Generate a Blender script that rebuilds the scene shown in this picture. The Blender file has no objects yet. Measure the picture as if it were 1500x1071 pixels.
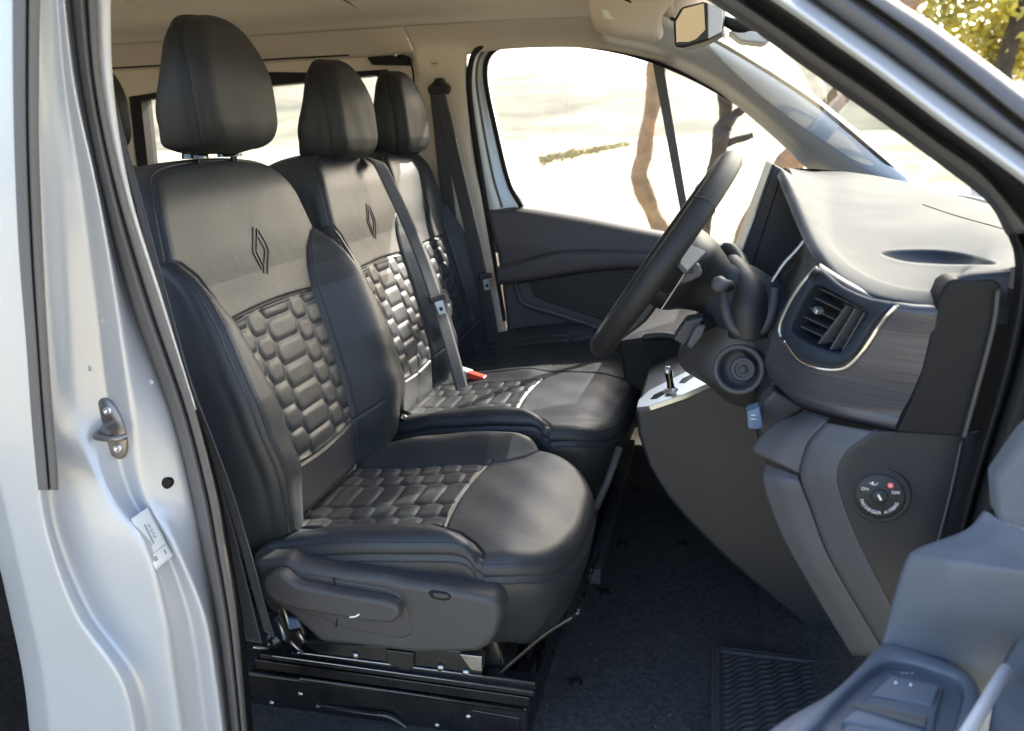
import bpy, bmesh, math, random
import numpy as np
from mathutils import Vector, Matrix
random.seed(7); rng = np.random.default_rng(7)
SC = bpy.context.scene
COL = SC.collection
# ------------------------------------------------------------------ camera
FPX = 1230.0
def _cam():
    ey = np.array([1050. - 750, 535.5 - 190., -FPX]); r = 0.03
    a = -(FPX*FPX + ey[1]**2 - ey[1]*r*ey[0])/(ey[0] + ey[1]*r); b = ey[1] + r*(a - ey[0])
    rr = np.array([a, b, -FPX]); ey /= np.linalg.norm(ey); ex = -rr/np.linalg.norm(rr)
    return np.array([ex, ey, np.cross(ex, ey)])
R = _cam(); CP = np.array([0.85, -1.46757, 1.60])
cd = bpy.data.cameras.new('camera'); cam = bpy.data.objects.new('camera', cd); COL.objects.link(cam)
M = Matrix.Identity(4)
for i in range(3):
    for j in range(3): M[i][j] = R[i][j]
    M[i][3] = CP[i]
cam.matrix_world = M
cd.sensor_width = 36; cd.lens = 36*FPX/1500; cd.clip_start = 0.02; cd.clip_end = 3000
cd.dof.use_dof = True; cd.dof.focus_distance = 1.62; cd.dof.aperture_fstop = 5.0
SC.camera = cam
# ------------------------------------------------------------------ light
SUN_AZ = math.radians(29)      # from +Y towards +X
SUN_EL = math.radians(33)
W = bpy.data.worlds.new('World'); SC.world = W; W.use_nodes = True
nt = W.node_tree; bg = nt.nodes['Background']
sky = nt.nodes.new('ShaderNodeTexSky'); sky.sky_type = 'NISHITA'; sky.sun_disc = False
sky.sun_elevation = SUN_EL; sky.sun_rotation = SUN_AZ; sky.dust_density = 4.0
nt.links.new(sky.outputs[0], bg.inputs[0]); bg.inputs[1].default_value = 0.15
sd = bpy.data.lights.new('sun', 'SUN'); so = bpy.data.objects.new('sun', sd); COL.objects.link(so)
sd.energy = 4.0; sd.angle = math.radians(0.5); sd.color = (1, .93, .82)
dirv = Vector((math.sin(SUN_AZ)*math.cos(SUN_EL), math.cos(SUN_AZ)*math.cos(SUN_EL), math.sin(SUN_EL)))
so.rotation_euler = dirv.to_track_quat('Z', 'Y').to_euler(); so.location = dirv*20
SC.view_settings.view_transform = 'Standard'; SC.view_settings.look = 'None'
SC.view_settings.exposure = 2.42
# ------------------------------------------------------------------ pixel rays of the photograph (1500x1071) to places
def ray(px, py): return R @ np.array([px - 750, 535.5 - py, -FPX])/FPX
def PY(px, py, y): v = ray(px, py); return CP + v*(y - CP[1])/v[1]
def PZ(px, py, z): v = ray(px, py); return CP + v*(z - CP[2])/v[2]
def PX(px, py, x): v = ray(px, py); return CP + v*(x - CP[0])/v[0]
def PP(px, py, P0, N):
    v = ray(px, py); P0 = np.array(P0, float); N = np.array(N, float)
    return CP + v*(np.dot(P0 - CP, N)/np.dot(v, N))
def LY(pts, y=None):   # list of (px,py[,y]) -> places
    return [PY(p[0], p[1], p[2] if len(p) > 2 else y) for p in pts]
def zm(pts, x0, y0, s): return [(x0 + p[0]/s, y0 + p[1]/s) + tuple(p[2:]) for p in pts]
# ------------------------------------------------------------------ materials
MATS = {}
def mat(name, col, rough=.5, metal=0., spec=.5, bump=None, bscale=400, bstr=.15, bdist=.001, var=0., vscale=6, coat=0., aniso=None, sheen=0., wrinkle=0):
    m = bpy.data.materials.new(name); m.use_nodes = True; n = m.node_tree.nodes; l = m.node_tree.links
    b = n['Principled BSDF']; b.inputs['Base Color'].default_value = (*col, 1); b.inputs['Roughness'].default_value = rough
    b.inputs['Metallic'].default_value = metal; b.inputs['Specular IOR Level'].default_value = spec
    b.inputs['Coat Weight'].default_value = coat; b.inputs['Coat Roughness'].default_value = .08
    b.inputs['Sheen Weight'].default_value = sheen
    tc = n.new('ShaderNodeTexCoord'); src = tc.outputs['Object']
    if aniso:
        mp = n.new('ShaderNodeMapping'); mp.inputs['Scale'].default_value = aniso; l.new(src, mp.inputs[0]); src = mp.outputs[0]
    if var:
        t = n.new('ShaderNodeTexNoise'); t.inputs['Scale'].default_value = vscale; t.inputs['Detail'].default_value = 6; l.new(src, t.inputs['Vector'])
        r = n.new('ShaderNodeMapRange'); r.inputs['From Min'].default_value = .3; r.inputs['From Max'].default_value = .7
        r.inputs['To Min'].default_value = 1 - var; r.inputs['To Max'].default_value = 1 + var; l.new(t.outputs[0], r.inputs[0])
        mx = n.new('ShaderNodeVectorMath'); mx.operation = 'SCALE'; mx.inputs[0].default_value = col; l.new(r.outputs[0], mx.inputs['Scale'])
        l.new(mx.outputs[0], b.inputs['Base Color'])
        r2 = n.new('ShaderNodeMapRange'); r2.inputs['To Min'].default_value = max(.02, rough - .08); r2.inputs['To Max'].default_value = min(1, rough + .08); l.new(t.outputs[0], r2.inputs[0]); l.new(r2.outputs[0], b.inputs['Roughness'])
    if bump:
        if bump == 'voronoi':
            t = n.new('ShaderNodeTexVoronoi'); t.inputs['Scale'].default_value = bscale; o = t.outputs['Distance']
        else:
            t = n.new('ShaderNodeTexNoise'); t.inputs['Scale'].default_value = bscale; t.inputs['Detail'].default_value = 4; o = t.outputs[0]
        l.new(src, t.inputs['Vector'])
        bp = n.new('ShaderNodeBump'); bp.inputs['Strength'].default_value = bstr; bp.inputs['Distance'].default_value = bdist
        l.new(o, bp.inputs['Height']); l.new(bp.outputs[0], b.inputs['Normal'])
        if wrinkle:
            t2 = n.new('ShaderNodeTexNoise'); t2.inputs['Scale'].default_value = 16; t2.inputs['Detail'].default_value = 4; t2.inputs['Distortion'].default_value = 1.2; l.new(src, t2.inputs['Vector'])
            b2 = n.new('ShaderNodeBump'); b2.inputs['Strength'].default_value = wrinkle; b2.inputs['Distance'].default_value = .004; l.new(t2.outputs[0], b2.inputs['Height']); l.new(b2.outputs[0], bp.inputs['Normal'])
    MATS[name] = m; return m
mat('leather', (.028, .031, .036), .45, spec=.50, bump='voronoi', bscale=520, bstr=.35, bdist=.0006, var=.12, vscale=9, wrinkle=.2)
mat('leather_headrest', (.017, .017, .018), .55, spec=.35, bump='voronoi', bscale=600, bstr=.25, bdist=.0005, var=.08)
mat('stitch', (.012, .012, .018), .7)
mat('stitch_grey', (.16, .16, .17), .7)
mat('emblem', (.004, .004, .005), .35)
mat('plastic', (.048, .047, .050), .50, bump='voronoi', bscale=900, bstr=.3, bdist=.0004, var=.06)
mat('plastic_mid', (.018, .019, .023), .5, bump='voronoi', bscale=900, bstr=.3, bdist=.0004, var=.06)
mat('plastic_door', (.075, .070, .078), .6, bump='voronoi', bscale=900, bstr=.3, bdist=.0004, var=.06)
mat('screen_back', (.030, .030, .038), .38)
mat('plastic_dark', (.014, .014, .016), .5, bump='voronoi', bscale=900, bstr=.3, bdist=.0004, var=.06)
mat('plastic_grey', (.070, .071, .080), .55, bump='voronoi', bscale=800, bstr=.3, bdist=.0004, var=.05)
mat('dash_top', (.022, .029, .041), .56, spec=.22, bump='voronoi', bscale=700, bstr=.35, bdist=.0005, var=.05)
mat('gloss_black', (.006, .006, .007), .12, coat=.5)
mat('rubber', (.105, .098, .096), .6, bump='noise', bscale=300, bstr=.1, var=.1)
mat('rubber_mid', (.045, .044, .048), .5)
mat('rubber_grey', (.075, .077, .085), .5)
mat('rubber_dark', (.009, .009, .010), .6, spec=.25)
mat('paint', (.50, .515, .54), .36, metal=.30, coat=.35, bump='noise', bscale=30, bstr=.02, bdist=.001, var=.03, vscale=3)
mat('lining', (.74, .66, .55), .95, bump='noise', bscale=900, bstr=.3, bdist=.0006, var=.05, vscale=4)
mat('trim_beige', (.60, .53, .44), .75, bump='voronoi', bscale=800, bstr=.2, bdist=.0004, var=.04)
mat('trim_pale', (.58, .58, .59), .38, bump='voronoi', bscale=800, bstr=.2, bdist=.0004)  # pale tone also stands in for light on the A pillar and pull handle
mat('chrome', (.75, .75, .77), .12, metal=1)
mat('steel', (.42, .42, .43), .35, metal=1, var=.15, vscale=40)
mat('satin', (.50, .52, .52), .34, metal=.8)
mat('striker', (.26, .25, .25), .4, metal=.9)
mat('black_metal', (.012, .012, .013), .28, spec=.6, coat=.3, var=.25, vscale=25)
mat('webbing', (.050, .052, .060), .65, bump='noise', bscale=1, bstr=.4, bdist=.0006, aniso=(1500, 120, 120), sheen=.2)
mat('carpet', (.048, .048, .052), 1.0, bump='noise', bscale=420, bstr=1, bdist=.006, var=.5, vscale=110)
mat('mat_rubber', (.040, .040, .043), .75, bump='noise', bscale=500, bstr=.5, bdist=.002, var=.2, vscale=50)
mat('door_plastic', (.13, .145, .175), .45, bump='voronoi', bscale=700, bstr=.3, bdist=.0004, var=.04)
mat('mirror', (.22, .20, .17), .03, metal=1)
mat('red', (.75, .07, .03), .35)
mat('white_print', (.75, .75, .75), .5)
mat('sticker', (.70, .70, .68), .5)
mat('ink', (.03, .03, .04), .6)
mat('bark', (.24, .15, .085), .95, bump='noise', bscale=14, bstr=.8, bdist=.04, var=.4, vscale=7)
mat('bark_dark', (.045, .035, .027), .95, bump='noise', bscale=14, bstr=.8, bdist=.04, var=.4, vscale=7)
mat('leaf_yellow', (.34, .30, .05), .7, var=.5, vscale=3)
mat('leaf_dry', (.34, .30, .17), .8, var=.3, vscale=3)
mat('leaf_green', (.13, .13, .05), .7, var=.5, vscale=3)
mat('button_blue', (.10, .15, .24), .3)
# brushed dash trim: fine horizontal streaks
def brushed():
    m = mat('brushed', (.065, .062, .085), .36, spec=.6); n = m.node_tree.nodes; l = m.node_tree.links; b = n['Principled BSDF']
    tc = n.new('ShaderNodeTexCoord'); mp = n.new('ShaderNodeMapping'); mp.inputs['Scale'].default_value = (5, 5, 750); l.new(tc.outputs['Object'], mp.inputs[0])
    t = n.new('ShaderNodeTexNoise'); t.inputs['Scale'].default_value = 1.; t.inputs['Detail'].default_value = 5; l.new(mp.outputs[0], t.inputs['Vector'])
    cr = n.new('ShaderNodeValToRGB'); cr.color_ramp.elements[0].position = .3; cr.color_ramp.elements[0].color = (.018, .017, .022, 1)
    cr.color_ramp.elements[1].position = .75; cr.color_ramp.elements[1].color = (.085, .082, .10, 1); l.new(t.outputs[0], cr.inputs[0]); l.new(cr.outputs[0], b.inputs['Base Color'])
    bp = n.new('ShaderNodeBump'); bp.inputs['Strength'].default_value = .35; bp.inputs['Distance'].default_value = .0005; l.new(t.outputs[0], bp.inputs['Height']); l.new(bp.outputs[0], b.inputs['Normal'])
brushed()
def glass(name, tint, gl=.08):
    m = bpy.data.materials.new(name); m.use_nodes = True; n = m.node_tree.nodes; l = m.node_tree.links
    n.remove(n['Principled BSDF']); o = n['Material Output']
    t = n.new('ShaderNodeBsdfTransparent'); t.inputs[0].default_value = (*tint, 1)
    g = n.new('ShaderNodeBsdfGlossy'); g.inputs['Roughness'].default_value = .02
    f = n.new('ShaderNodeFresnel'); f.inputs[0].default_value = 1.45
    mx = n.new('ShaderNodeMixShader'); l.new(f.outputs[0], mx.inputs[0]); l.new(t.outputs[0], mx.inputs[1]); l.new(g.outputs[0], mx.inputs[2]); l.new(mx.outputs[0], o.inputs[0])
    MATS[name] = m
glass('glass', (.96, .98, .97)); glass('glass_green', (.86, .93, .92))
def ground_mat(name, cols, sc):
    m = mat(name, cols[0], 1.0); n = m.node_tree.nodes; l = m.node_tree.links; b = n['Principled BSDF']
    tc = n.new('ShaderNodeTexCoord'); t = n.new('ShaderNodeTexNoise'); t.inputs['Scale'].default_value = sc; t.inputs['Detail'].default_value = 8; l.new(tc.outputs['Object'], t.inputs['Vector'])
    cr = n.new('ShaderNodeValToRGB'); e = cr.color_ramp.elements; e[0].position = .35; e[0].color = (*cols[1], 1); e[1].position = .6; e[1].color = (*cols[0], 1)
    l.new(t.outputs[0], cr.inputs[0]); l.new(cr.outputs[0], b.inputs['Base Color'])
ground_mat('veld', ((.38, .33, .21), (.12, .10, .055)), .11)
ground_mat('hill', ((.16, .14, .09), (.045, .045, .026)), .03)
# ------------------------------------------------------------------ object helpers
def thing(name, label, cat, loc, group=None):
    o = bpy.data.objects.new(name, None); COL.objects.link(o); o.empty_display_size = .1
    o.location = [float(v) for v in loc]; o['label'] = label; o['category'] = cat
    if group: o['group'] = group
    return o
def link(name, me, m, parent=None, label=None, kind=None):
    o = bpy.data.objects.new(name, me); COL.objects.link(o)
    if m is not None:
        me.materials.clear(); me.materials.append(MATS[m] if isinstance(m, str) else m)
    if parent is not None:
        o.parent = parent
        if parent.parent is None: o.matrix_parent_inverse = Matrix.Translation(-Vector(parent.location))
    if label: o['label'] = label
    if kind: o['kind'] = kind
    return o
def mesh(name, verts, faces, m, parent=None, smooth=True, label=None, kind=None, solid=0, bev=0, off=-1):
    me = bpy.data.meshes.new(name); me.from_pydata([tuple(map(float, v)) for v in verts], [], [tuple(map(int, f)) for f in faces])
    if smooth: me.polygons.foreach_set('use_smooth', [True]*len(me.polygons))
    me.update()
    o = link(name, me, m, parent, label, kind)
    if solid:
        s = o.modifiers.new('s', 'SOLIDIFY'); s.thickness = solid; s.offset = off
    if bev: bevel(o, bev)
    return o
def bevel(o, w, seg=3, ang=35):
    b = o.modifiers.new('b', 'BEVEL'); b.width = w; b.segments = seg; b.limit_method = 'ANGLE'; b.angle_limit = math.radians(ang); b.harden_normals = True
    return o
def gridfaces(nu, nv, cu=False, cv=False):
    iu = np.arange(nu if cu else nu - 1); iv = np.arange(nv if cv else nv - 1)
    a, b = np.meshgrid(iu, iv, indexing='ij'); a1 = (a + 1) % nu; b1 = (b + 1) % nv
    return np.stack([a*nv + b, a1*nv + b, a1*nv + b1, a*nv + b1], -1).reshape(-1, 4)
def npmesh(name, V, Fq, m, parent=None, label=None, kind=None, tris=None):
    me = bpy.data.meshes.new(name); V = np.asarray(V, np.float32).reshape(-1, 3)
    me.vertices.add(len(V)); me.vertices.foreach_set('co', V.ravel())
    nq = len(Fq); ntr = 0 if tris is None else len(tris)
    idx = Fq.ravel() if ntr == 0 else np.concatenate([Fq.ravel(), tris.ravel()])
    me.loops.add(len(idx)); me.loops.foreach_set('vertex_index', idx.astype(np.int32))
    st = np.concatenate([np.arange(nq)*4, nq*4 + np.arange(ntr)*3]).astype(np.int32)
    me.polygons.add(nq + ntr); me.polygons.foreach_set('loop_start', st)
    me.polygons.foreach_set('use_smooth', [True]*(nq + ntr)); me.update(calc_edges=True); me.validate()
    return link(name, me, m, parent, label, kind)
def cr1(P, n, closed=False):
    """Catmull-Rom through the points P (k,d), n samples in all."""
    P = np.asarray(P, float); k = len(P)
    if closed: E = np.concatenate([P[-1:], P, P[:2]]); t = np.linspace(0, k, n, endpoint=False)
    else: E = np.concatenate([(2*P[0] - P[1])[None], P, (2*P[-1] - P[-2])[None]]); t = np.linspace(0, k - 1, n)
    i = np.minimum(t.astype(int), (k if closed else k - 1) - 1); f = (t - i)[:, None]
    if P.ndim == 3: f = f[:, :, None]
    a, b, c, d = E[i], E[i + 1], E[i + 2], E[i + 3]
    return .5*((2*b) + (-a + c)*f + (2*a - 5*b + 4*c - d)*f**2 + (-a + 3*b - 3*c + d)*f**3)
def resample(P, n, closed=True):
    P = np.asarray(P, float); Q = np.vstack([P, P[0]]) if closed else P
    L = np.concatenate([[0], np.cumsum(np.linalg.norm(np.diff(Q, axis=0), axis=1))])
    t = np.linspace(0, L[-1], n, endpoint=not closed)
    return np.stack([np.interp(t, L, Q[:, k]) for k in range(P.shape[1])], 1)
def chaikin(P, it=3, closed=True):
    P = np.asarray(P, float)
    for _ in range(it):
        if closed:
            Q = np.roll(P, -1, 0); P = np.stack([.75*P + .25*Q, .25*P + .75*Q], 1).reshape(-1, P.shape[1])
        else:
            A, B = P[:-1], P[1:]; P = np.vstack([P[:1], np.stack([.75*A + .25*B, .25*A + .75*B], 1).reshape(-1, P.shape[1]), P[-1:]])
    return P
def patch(name, ctrl, m, parent=None, nu=40, nv=40, solid=.004, off=-1, label=None):
    """Smooth sheet through a grid of control places ctrl[row][col]."""
    C_ = np.array(ctrl, float); A = cr1(C_, nu); B = np.swapaxes(cr1(np.swapaxes(A, 0, 1), nv), 0, 1)
    V = B.reshape(-1, 3); o = npmesh(name, V, gridfaces(nu, nv), m, parent, label)
    if solid:
        s = o.modifiers.new('s', 'SOLIDIFY'); s.thickness = solid; s.offset = off
    return o
def slab(name, pts, d, m, parent=None, bev=.003, label=None, seg=3, smooth=True):
    """Polygon pts pushed along the vector d, edges rounded."""
    P = [np.array(p, float) for p in pts]; k = len(P); d = np.array(d, float)
    V = P + [p + d for p in P]
    F = [list(range(k)), list(range(2*k - 1, k - 1, -1))] + [[i, (i + 1) % k, k + (i + 1) % k, k + i][::-1] for i in range(k)]
    o = mesh(name, V, F, m, parent, smooth, label)
    bm = bmesh.new(); bm.from_mesh(o.data); bmesh.ops.recalc_face_normals(bm, faces=bm.faces); bm.to_mesh(o.data); bm.free()
    if smooth: o.data.polygons.foreach_set('use_smooth', [True]*len(o.data.polygons))
    if bev: bevel(o, bev, seg)
    return o
def box(name, c, s, m, parent=None, bev=.003, ax=None, label=None):
    """Rounded box: centre c, size s, optional axes ax (3 vectors)."""
    ax = np.eye(3) if ax is None else np.array([np.array(a)/np.linalg.norm(a) for a in ax]); c = np.array(c); s = np.array(s)/2
    b = [c - ax[0]*s[0]*i - ax[1]*s[1]*j - ax[2]*s[2] for i, j in ((1, 1), (-1, 1), (-1, -1), (1, -1))]
    return slab(name, b, ax[2]*s[2]*2, m, parent, bev, label)
def frames(P, closed=False):
    P = np.asarray(P, float)
    T = (np.roll(P, -1, 0) - np.roll(P, 1, 0)) if closed else np.gradient(P, axis=0)
    T /= np.linalg.norm(T, axis=1)[:, None] + 1e-12
    a = np.array([0, 0, 1.]) if abs(T[0][2]) < .9 else np.array([1., 0, 0])
    N = np.zeros_like(P); n = a - T[0]*a.dot(T[0]); n /= np.linalg.norm(n)
    for i in range(len(P)):
        n = n - T[i]*n.dot(T[i]); n /= np.linalg.norm(n); N[i] = n
    return T, N, np.cross(T, N)
def tube(name, P, r, m, parent=None, n=12, closed=False, smoothn=0, label=None, ry=None, kind=None):
    P = np.asarray(P, float)
    if smoothn:
        if np.ndim(r): r = cr1(np.asarray(r, float)[:, None], smoothn, closed)[:, 0]
        P = cr1(P, smoothn, closed)
    r = np.broadcast_to(np.asarray(r, float), (len(P),)); T, N, B = frames(P, closed)
    a = np.linspace(0, 2*math.pi, n, endpoint=False)
    q = r if ry is None else np.broadcast_to(np.asarray(ry, float), (len(P),))
    V = P[:, None] + N[:, None]*(np.cos(a)[None, :, None]*r[:, None, None]) + B[:, None]*(np.sin(a)[None, :, None]*q[:, None, None])
    F = gridfaces(len(P), n, closed, True); tr = None
    if not closed:
        V = np.concatenate([V.reshape(-1, 3), P[:1], P[-1:]]); k = len(P)*n; j = np.arange(n); j1 = (j + 1) % n
        tr = np.concatenate([np.stack([j1, j, np.full(n, k)], 1), np.stack([(len(P)-1)*n + j, (len(P)-1)*n + j1, np.full(n, k + 1)], 1)])
    return npmesh(name, V, F, m, parent, label, kind, tr)
def ribbon(name, P, wv, t, m, parent=None, n=60, label=None):
    """Strap: centre line P, half-width vectors wv (one or per point), thickness t."""
    P = cr1(P, n); wv = np.asarray(wv, float)
    wv = cr1(wv, n) if wv.ndim == 2 else np.tile(wv, (n, 1))
    T = np.gradient(P, axis=0); T /= np.linalg.norm(T, axis=1)[:, None]; N = np.cross(T, wv); N /= np.linalg.norm(N, axis=1)[:, None]
    u = np.linspace(-1, 1, 7); V = P[:, None] + wv[:, None]*u[None, :, None]
    o = npmesh(name, V, gridfaces(n, 7), m, parent, label); s = o.modifiers.new('s', 'SOLIDIFY'); s.thickness = t; s.offset = 0
    return o
def ringslab(name, outer, inner, d, m, parent=None, bev=.002, n=120, label=None):
    """Frame between two closed loops (matched by arc length from their first points)."""
    A = resample(outer, n); B = resample(inner, n); d = np.array(d, float)
    V = np.concatenate([A, B, B + d, A + d]); i = np.arange(n); j = (i + 1) % n
    F = np.concatenate([np.stack([i + a*n, j + a*n, j + b*n, i + b*n], 1) for a, b in ((0, 1), (1, 2), (2, 3), (3, 0))])
    o = npmesh(name, V, F, m, parent, label); o.data.polygons.foreach_set('use_smooth', [False]*len(o.data.polygons))
    if bev: bevel(o, bev, 2)
    return o
def disc_rings(name, c, ax, prof, m, parent=None, n=48, label=None):
    """Lathe about axis ax through c: prof = [(radius, height)...]."""
    ax = np.array(ax, float); ax /= np.linalg.norm(ax); u = np.cross(ax, [0, 0, 1.]); 
    if np.linalg.norm(u) < .1: u = np.cross(ax, [1., 0, 0])
    u /= np.linalg.norm(u); w = np.cross(ax, u); a = np.linspace(0, 2*math.pi, n, endpoint=False)
    V = np.array([[np.array(c) + ax*h + r*(u*math.cos(t) + w*math.sin(t)) for t in a] for r, h in prof])
    o = npmesh(name, V, gridfaces(len(prof), n, False, True), m, parent, label)
    return o
def text(name, s, loc, xa, ya, size, m, parent, extr=.0004, align='CENTER'):
    cu = bpy.data.curves.new(name, 'FONT'); cu.body = s; cu.size = size; cu.extrude = extr; cu.align_x = align; cu.align_y = 'CENTER'
    t = bpy.data.objects.new(name, cu); COL.objects.link(t); dg = bpy.context.evaluated_depsgraph_get()
    me = bpy.data.meshes.new_from_object(t.evaluated_get(dg)); bpy.data.objects.remove(t)
    xa = np.array(xa)/np.linalg.norm(xa); ya = np.array(ya)/np.linalg.norm(ya); za = np.cross(xa, ya)
    Mx = Matrix([[xa[i], ya[i], za[i], loc[i]] for i in range(3)] + [[0, 0, 0, 1]]); me.transform(Mx)
    return link(name, me, m, parent)
from mathutils.bvhtree import BVHTree
def bvh(o):
    me = o.data; return BVHTree.FromPolygons([v.co[:] for v in me.vertices], [p.vertices[:] for p in me.polygons])
def hit(tree, px, py, off=0., fb=None):
    v = ray(px, py); v = v/np.linalg.norm(v); h = tree.ray_cast(Vector(CP), Vector(v))
    if h[0] is None: return np.array(fb) if fb is not None else None
    return np.array(h[0]) - v*off
def S(a, b, x): t = np.clip((x - a)/(b - a), 0, 1); return t*t*(3 - 2*t)
def copy_tree(o, parent=None):
    c = o.copy(); COL.objects.link(c)
    if parent is not None: c.parent = parent
    for ch in list(o.children): copy_tree(ch, c)
    return c
# ================================================================== padded seats
def seg_dist(s, t, poly):
    d = np.full(s.shape, 9.)
    for (a, b), (c, e) in zip(poly[:-1], poly[1:]):
        vx, vy = c - a, e - b; k = np.clip(((s - a)*vx + (t - b)*vy)/(vx*vx + vy*vy), 0, 1)
        d = np.minimum(d, np.hypot(s - a - k*vx, t - b - k*vy))
    return d
def hexpuff(s, t, p, q, L, H=.006, t0=0.):
    """Puffed honeycomb quilting; the middle column of cells is stretched by L."""
    sp = np.where(np.abs(s) < L/2, 0, s - np.sign(s)*L/2); best = None
    tt = t - t0; h = np.zeros_like(s)
    c0 = np.round(sp/p)
    bx = np.full(s.shape, 9.); bxx = np.zeros_like(s); bt = np.zeros_like(s)
    for dc in (-1, 0, 1):
        c = c0 + dc; off = np.where(np.abs(c) % 2 == 1, q/2, 0); r = np.round((tt - off)/q)
        dx = sp - c*p; dt = tt - off - r*q; dd = dx*dx + dt*dt; sel = dd < bx
        bx = np.where(sel, dd, bx); bxx = np.where(sel, dx, bxx); bt = np.where(sel, dt, bt)
    e = np.zeros(s.shape); K = .0040
    for nx, ny in ((0, q), (0, -q), (p, q/2), (p, -q/2), (-p, q/2), (-p, -q/2)):
        n = math.hypot(nx, ny); e = e + np.exp(-(n/2 - (bxx*nx + bt*ny)/n)/K)
    e = -K*np.log(e)
    x = np.clip((e - .0004)/.0125, 0, 1)
    return H*(1 - (1 - x)**2)
def pillow(name, outline, frame, top, edge_r, side, m, parent, nring=120, nout=400, center=None, label=None, bow=None, seam=None):
    """Closed padded form. frame=(O,Ws,Wt,Wn); top(s,t)->n; side = [(inset, depth below edge)...]"""
    O, A, B, Nn = [np.array(v, float) for v in frame]
    P = resample(chaikin(outline, 3), nout); c = np.array(center if center is not None else P.mean(0))
    T = np.roll(P, -1, 0) - np.roll(P, 1, 0); T /= np.linalg.norm(T, axis=1)[:, None]; out = np.stack([T[:, 1], -T[:, 0]], 1)
    if (out*(P - c)).sum() < 0: out = -out
    sup = ((P - c)*out).sum(1)
    rin = np.linspace(0, 1, nring)[1:]
    k = edge_r/np.median(sup)
    rho = np.concatenate([rin[rin < 1 - k], 1 - k*(1 - np.sin(np.linspace(0, math.pi/2, 34)))])
    s = c[0] + rho[:, None]*(P[:, 0] - c[0])[None]; t = c[1] + rho[:, None]*(P[:, 1] - c[1])[None]
    e = (1 - rho)[:, None]*sup[None]
    ee = np.clip(e/edge_r, 0, 1); drop = edge_r*(1 - np.sqrt(np.clip(1 - (1 - ee)**2, 0, 1)))
    n = top(s, t) - drop
    if seam: n = n - .0045*np.exp(-((e - seam)/.0022)**2)
    V = O + s[..., None]*A + t[..., None]*B + n[..., None]*Nn
    last_s, last_t, last_n = s[-1], t[-1], n[-1]
    rows = [V.reshape(-1, 3)]
    for ins, dep in side:
        ss = last_s - out[:, 0]*ins; tt = last_t - out[:, 1]*ins; dp = dep(last_s, last_t) if callable(dep) else dep
        rows.append(O + ss[:, None]*A + tt[:, None]*B + (last_n - dp)[:, None]*Nn)
    nr = len(rho) + len(side)
    cp = O + c[0]*A + c[1]*B + top(np.array([[c[0]]]), np.array([[c[1]]]))[0, 0]*Nn
    dpl = side[-1][1]; dpl = dpl(last_s, last_t).mean() if callable(dpl) else dpl
    cb = O + c[0]*A + c[1]*B + (last_n.mean() - dpl)*Nn
    V = np.concatenate(rows + [cp[None], cb[None]]); N0 = nr*nout; j = np.arange(nout); j1 = (j + 1) % nout
    tr = np.concatenate([np.stack([np.full(nout, N0), j, j1], 1), np.stack([(nr-1)*nout + j1, (nr-1)*nout + j, np.full(nout, N0 + 1) - 0], 1)])
    V2 = V if bow is None else bow(V)
    return npmesh(name, V2, gridfaces(nr, nout, False, True), m, parent, label, None, tr)
def stitches(name, pts3, nrm, parent, m='stitch', pitch=.0062, ln=.0042, w=.0009):
    """Row of thread stitches along the places pts3."""
    P = np.asarray(pts3, float); L = np.linalg.norm(np.diff(P, axis=0), axis=1).sum(); k = max(2, int(L/pitch))
    Q = resample(P, k, False); T = np.gradient(Q, axis=0); T /= np.linalg.norm(T, axis=1)[:, None]
    Nn = np.asarray(nrm, float)
    if Nn.ndim == 2: Nn = resample(Nn, k, False) if len(Nn) != k else Nn
    else: Nn = np.tile(Nn, (k, 1))
    S_ = np.cross(T, Nn); S_ /= np.linalg.norm(S_, axis=1)[:, None]
    cor = [(-1, -1, -1), (1, -1, -1), (1, 1, -1), (-1, 1, -1), (-.6, -.7, 1), (.6, -.7, 1), (.6, .7, 1), (-.6, .7, 1)]
    V = np.stack([Q + T*(a*ln/2) + S_*(b*w) + Nn*(c*w*.7) for a, b, c in cor], 1).reshape(-1, 3)
    f = np.array([(0, 3, 2, 1), (4, 5, 6, 7), (0, 1, 5, 4), (1, 2, 6, 5), (2, 3, 7, 6), (3, 0, 4, 7)])
    F = (f[None] + 8*np.arange(k)[:, None, None]).reshape(-1, 4)
    return V, F
def stitch_obj(rows, parent, m='stitch'):
    Vs, Fs, n = [], [], 0
    for V, F in rows: Vs.append(V); Fs.append(F + n); n += len(V)
    return npmesh('stitching', np.concatenate(Vs), np.concatenate(Fs), m, parent, None, 'stuff')

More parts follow.
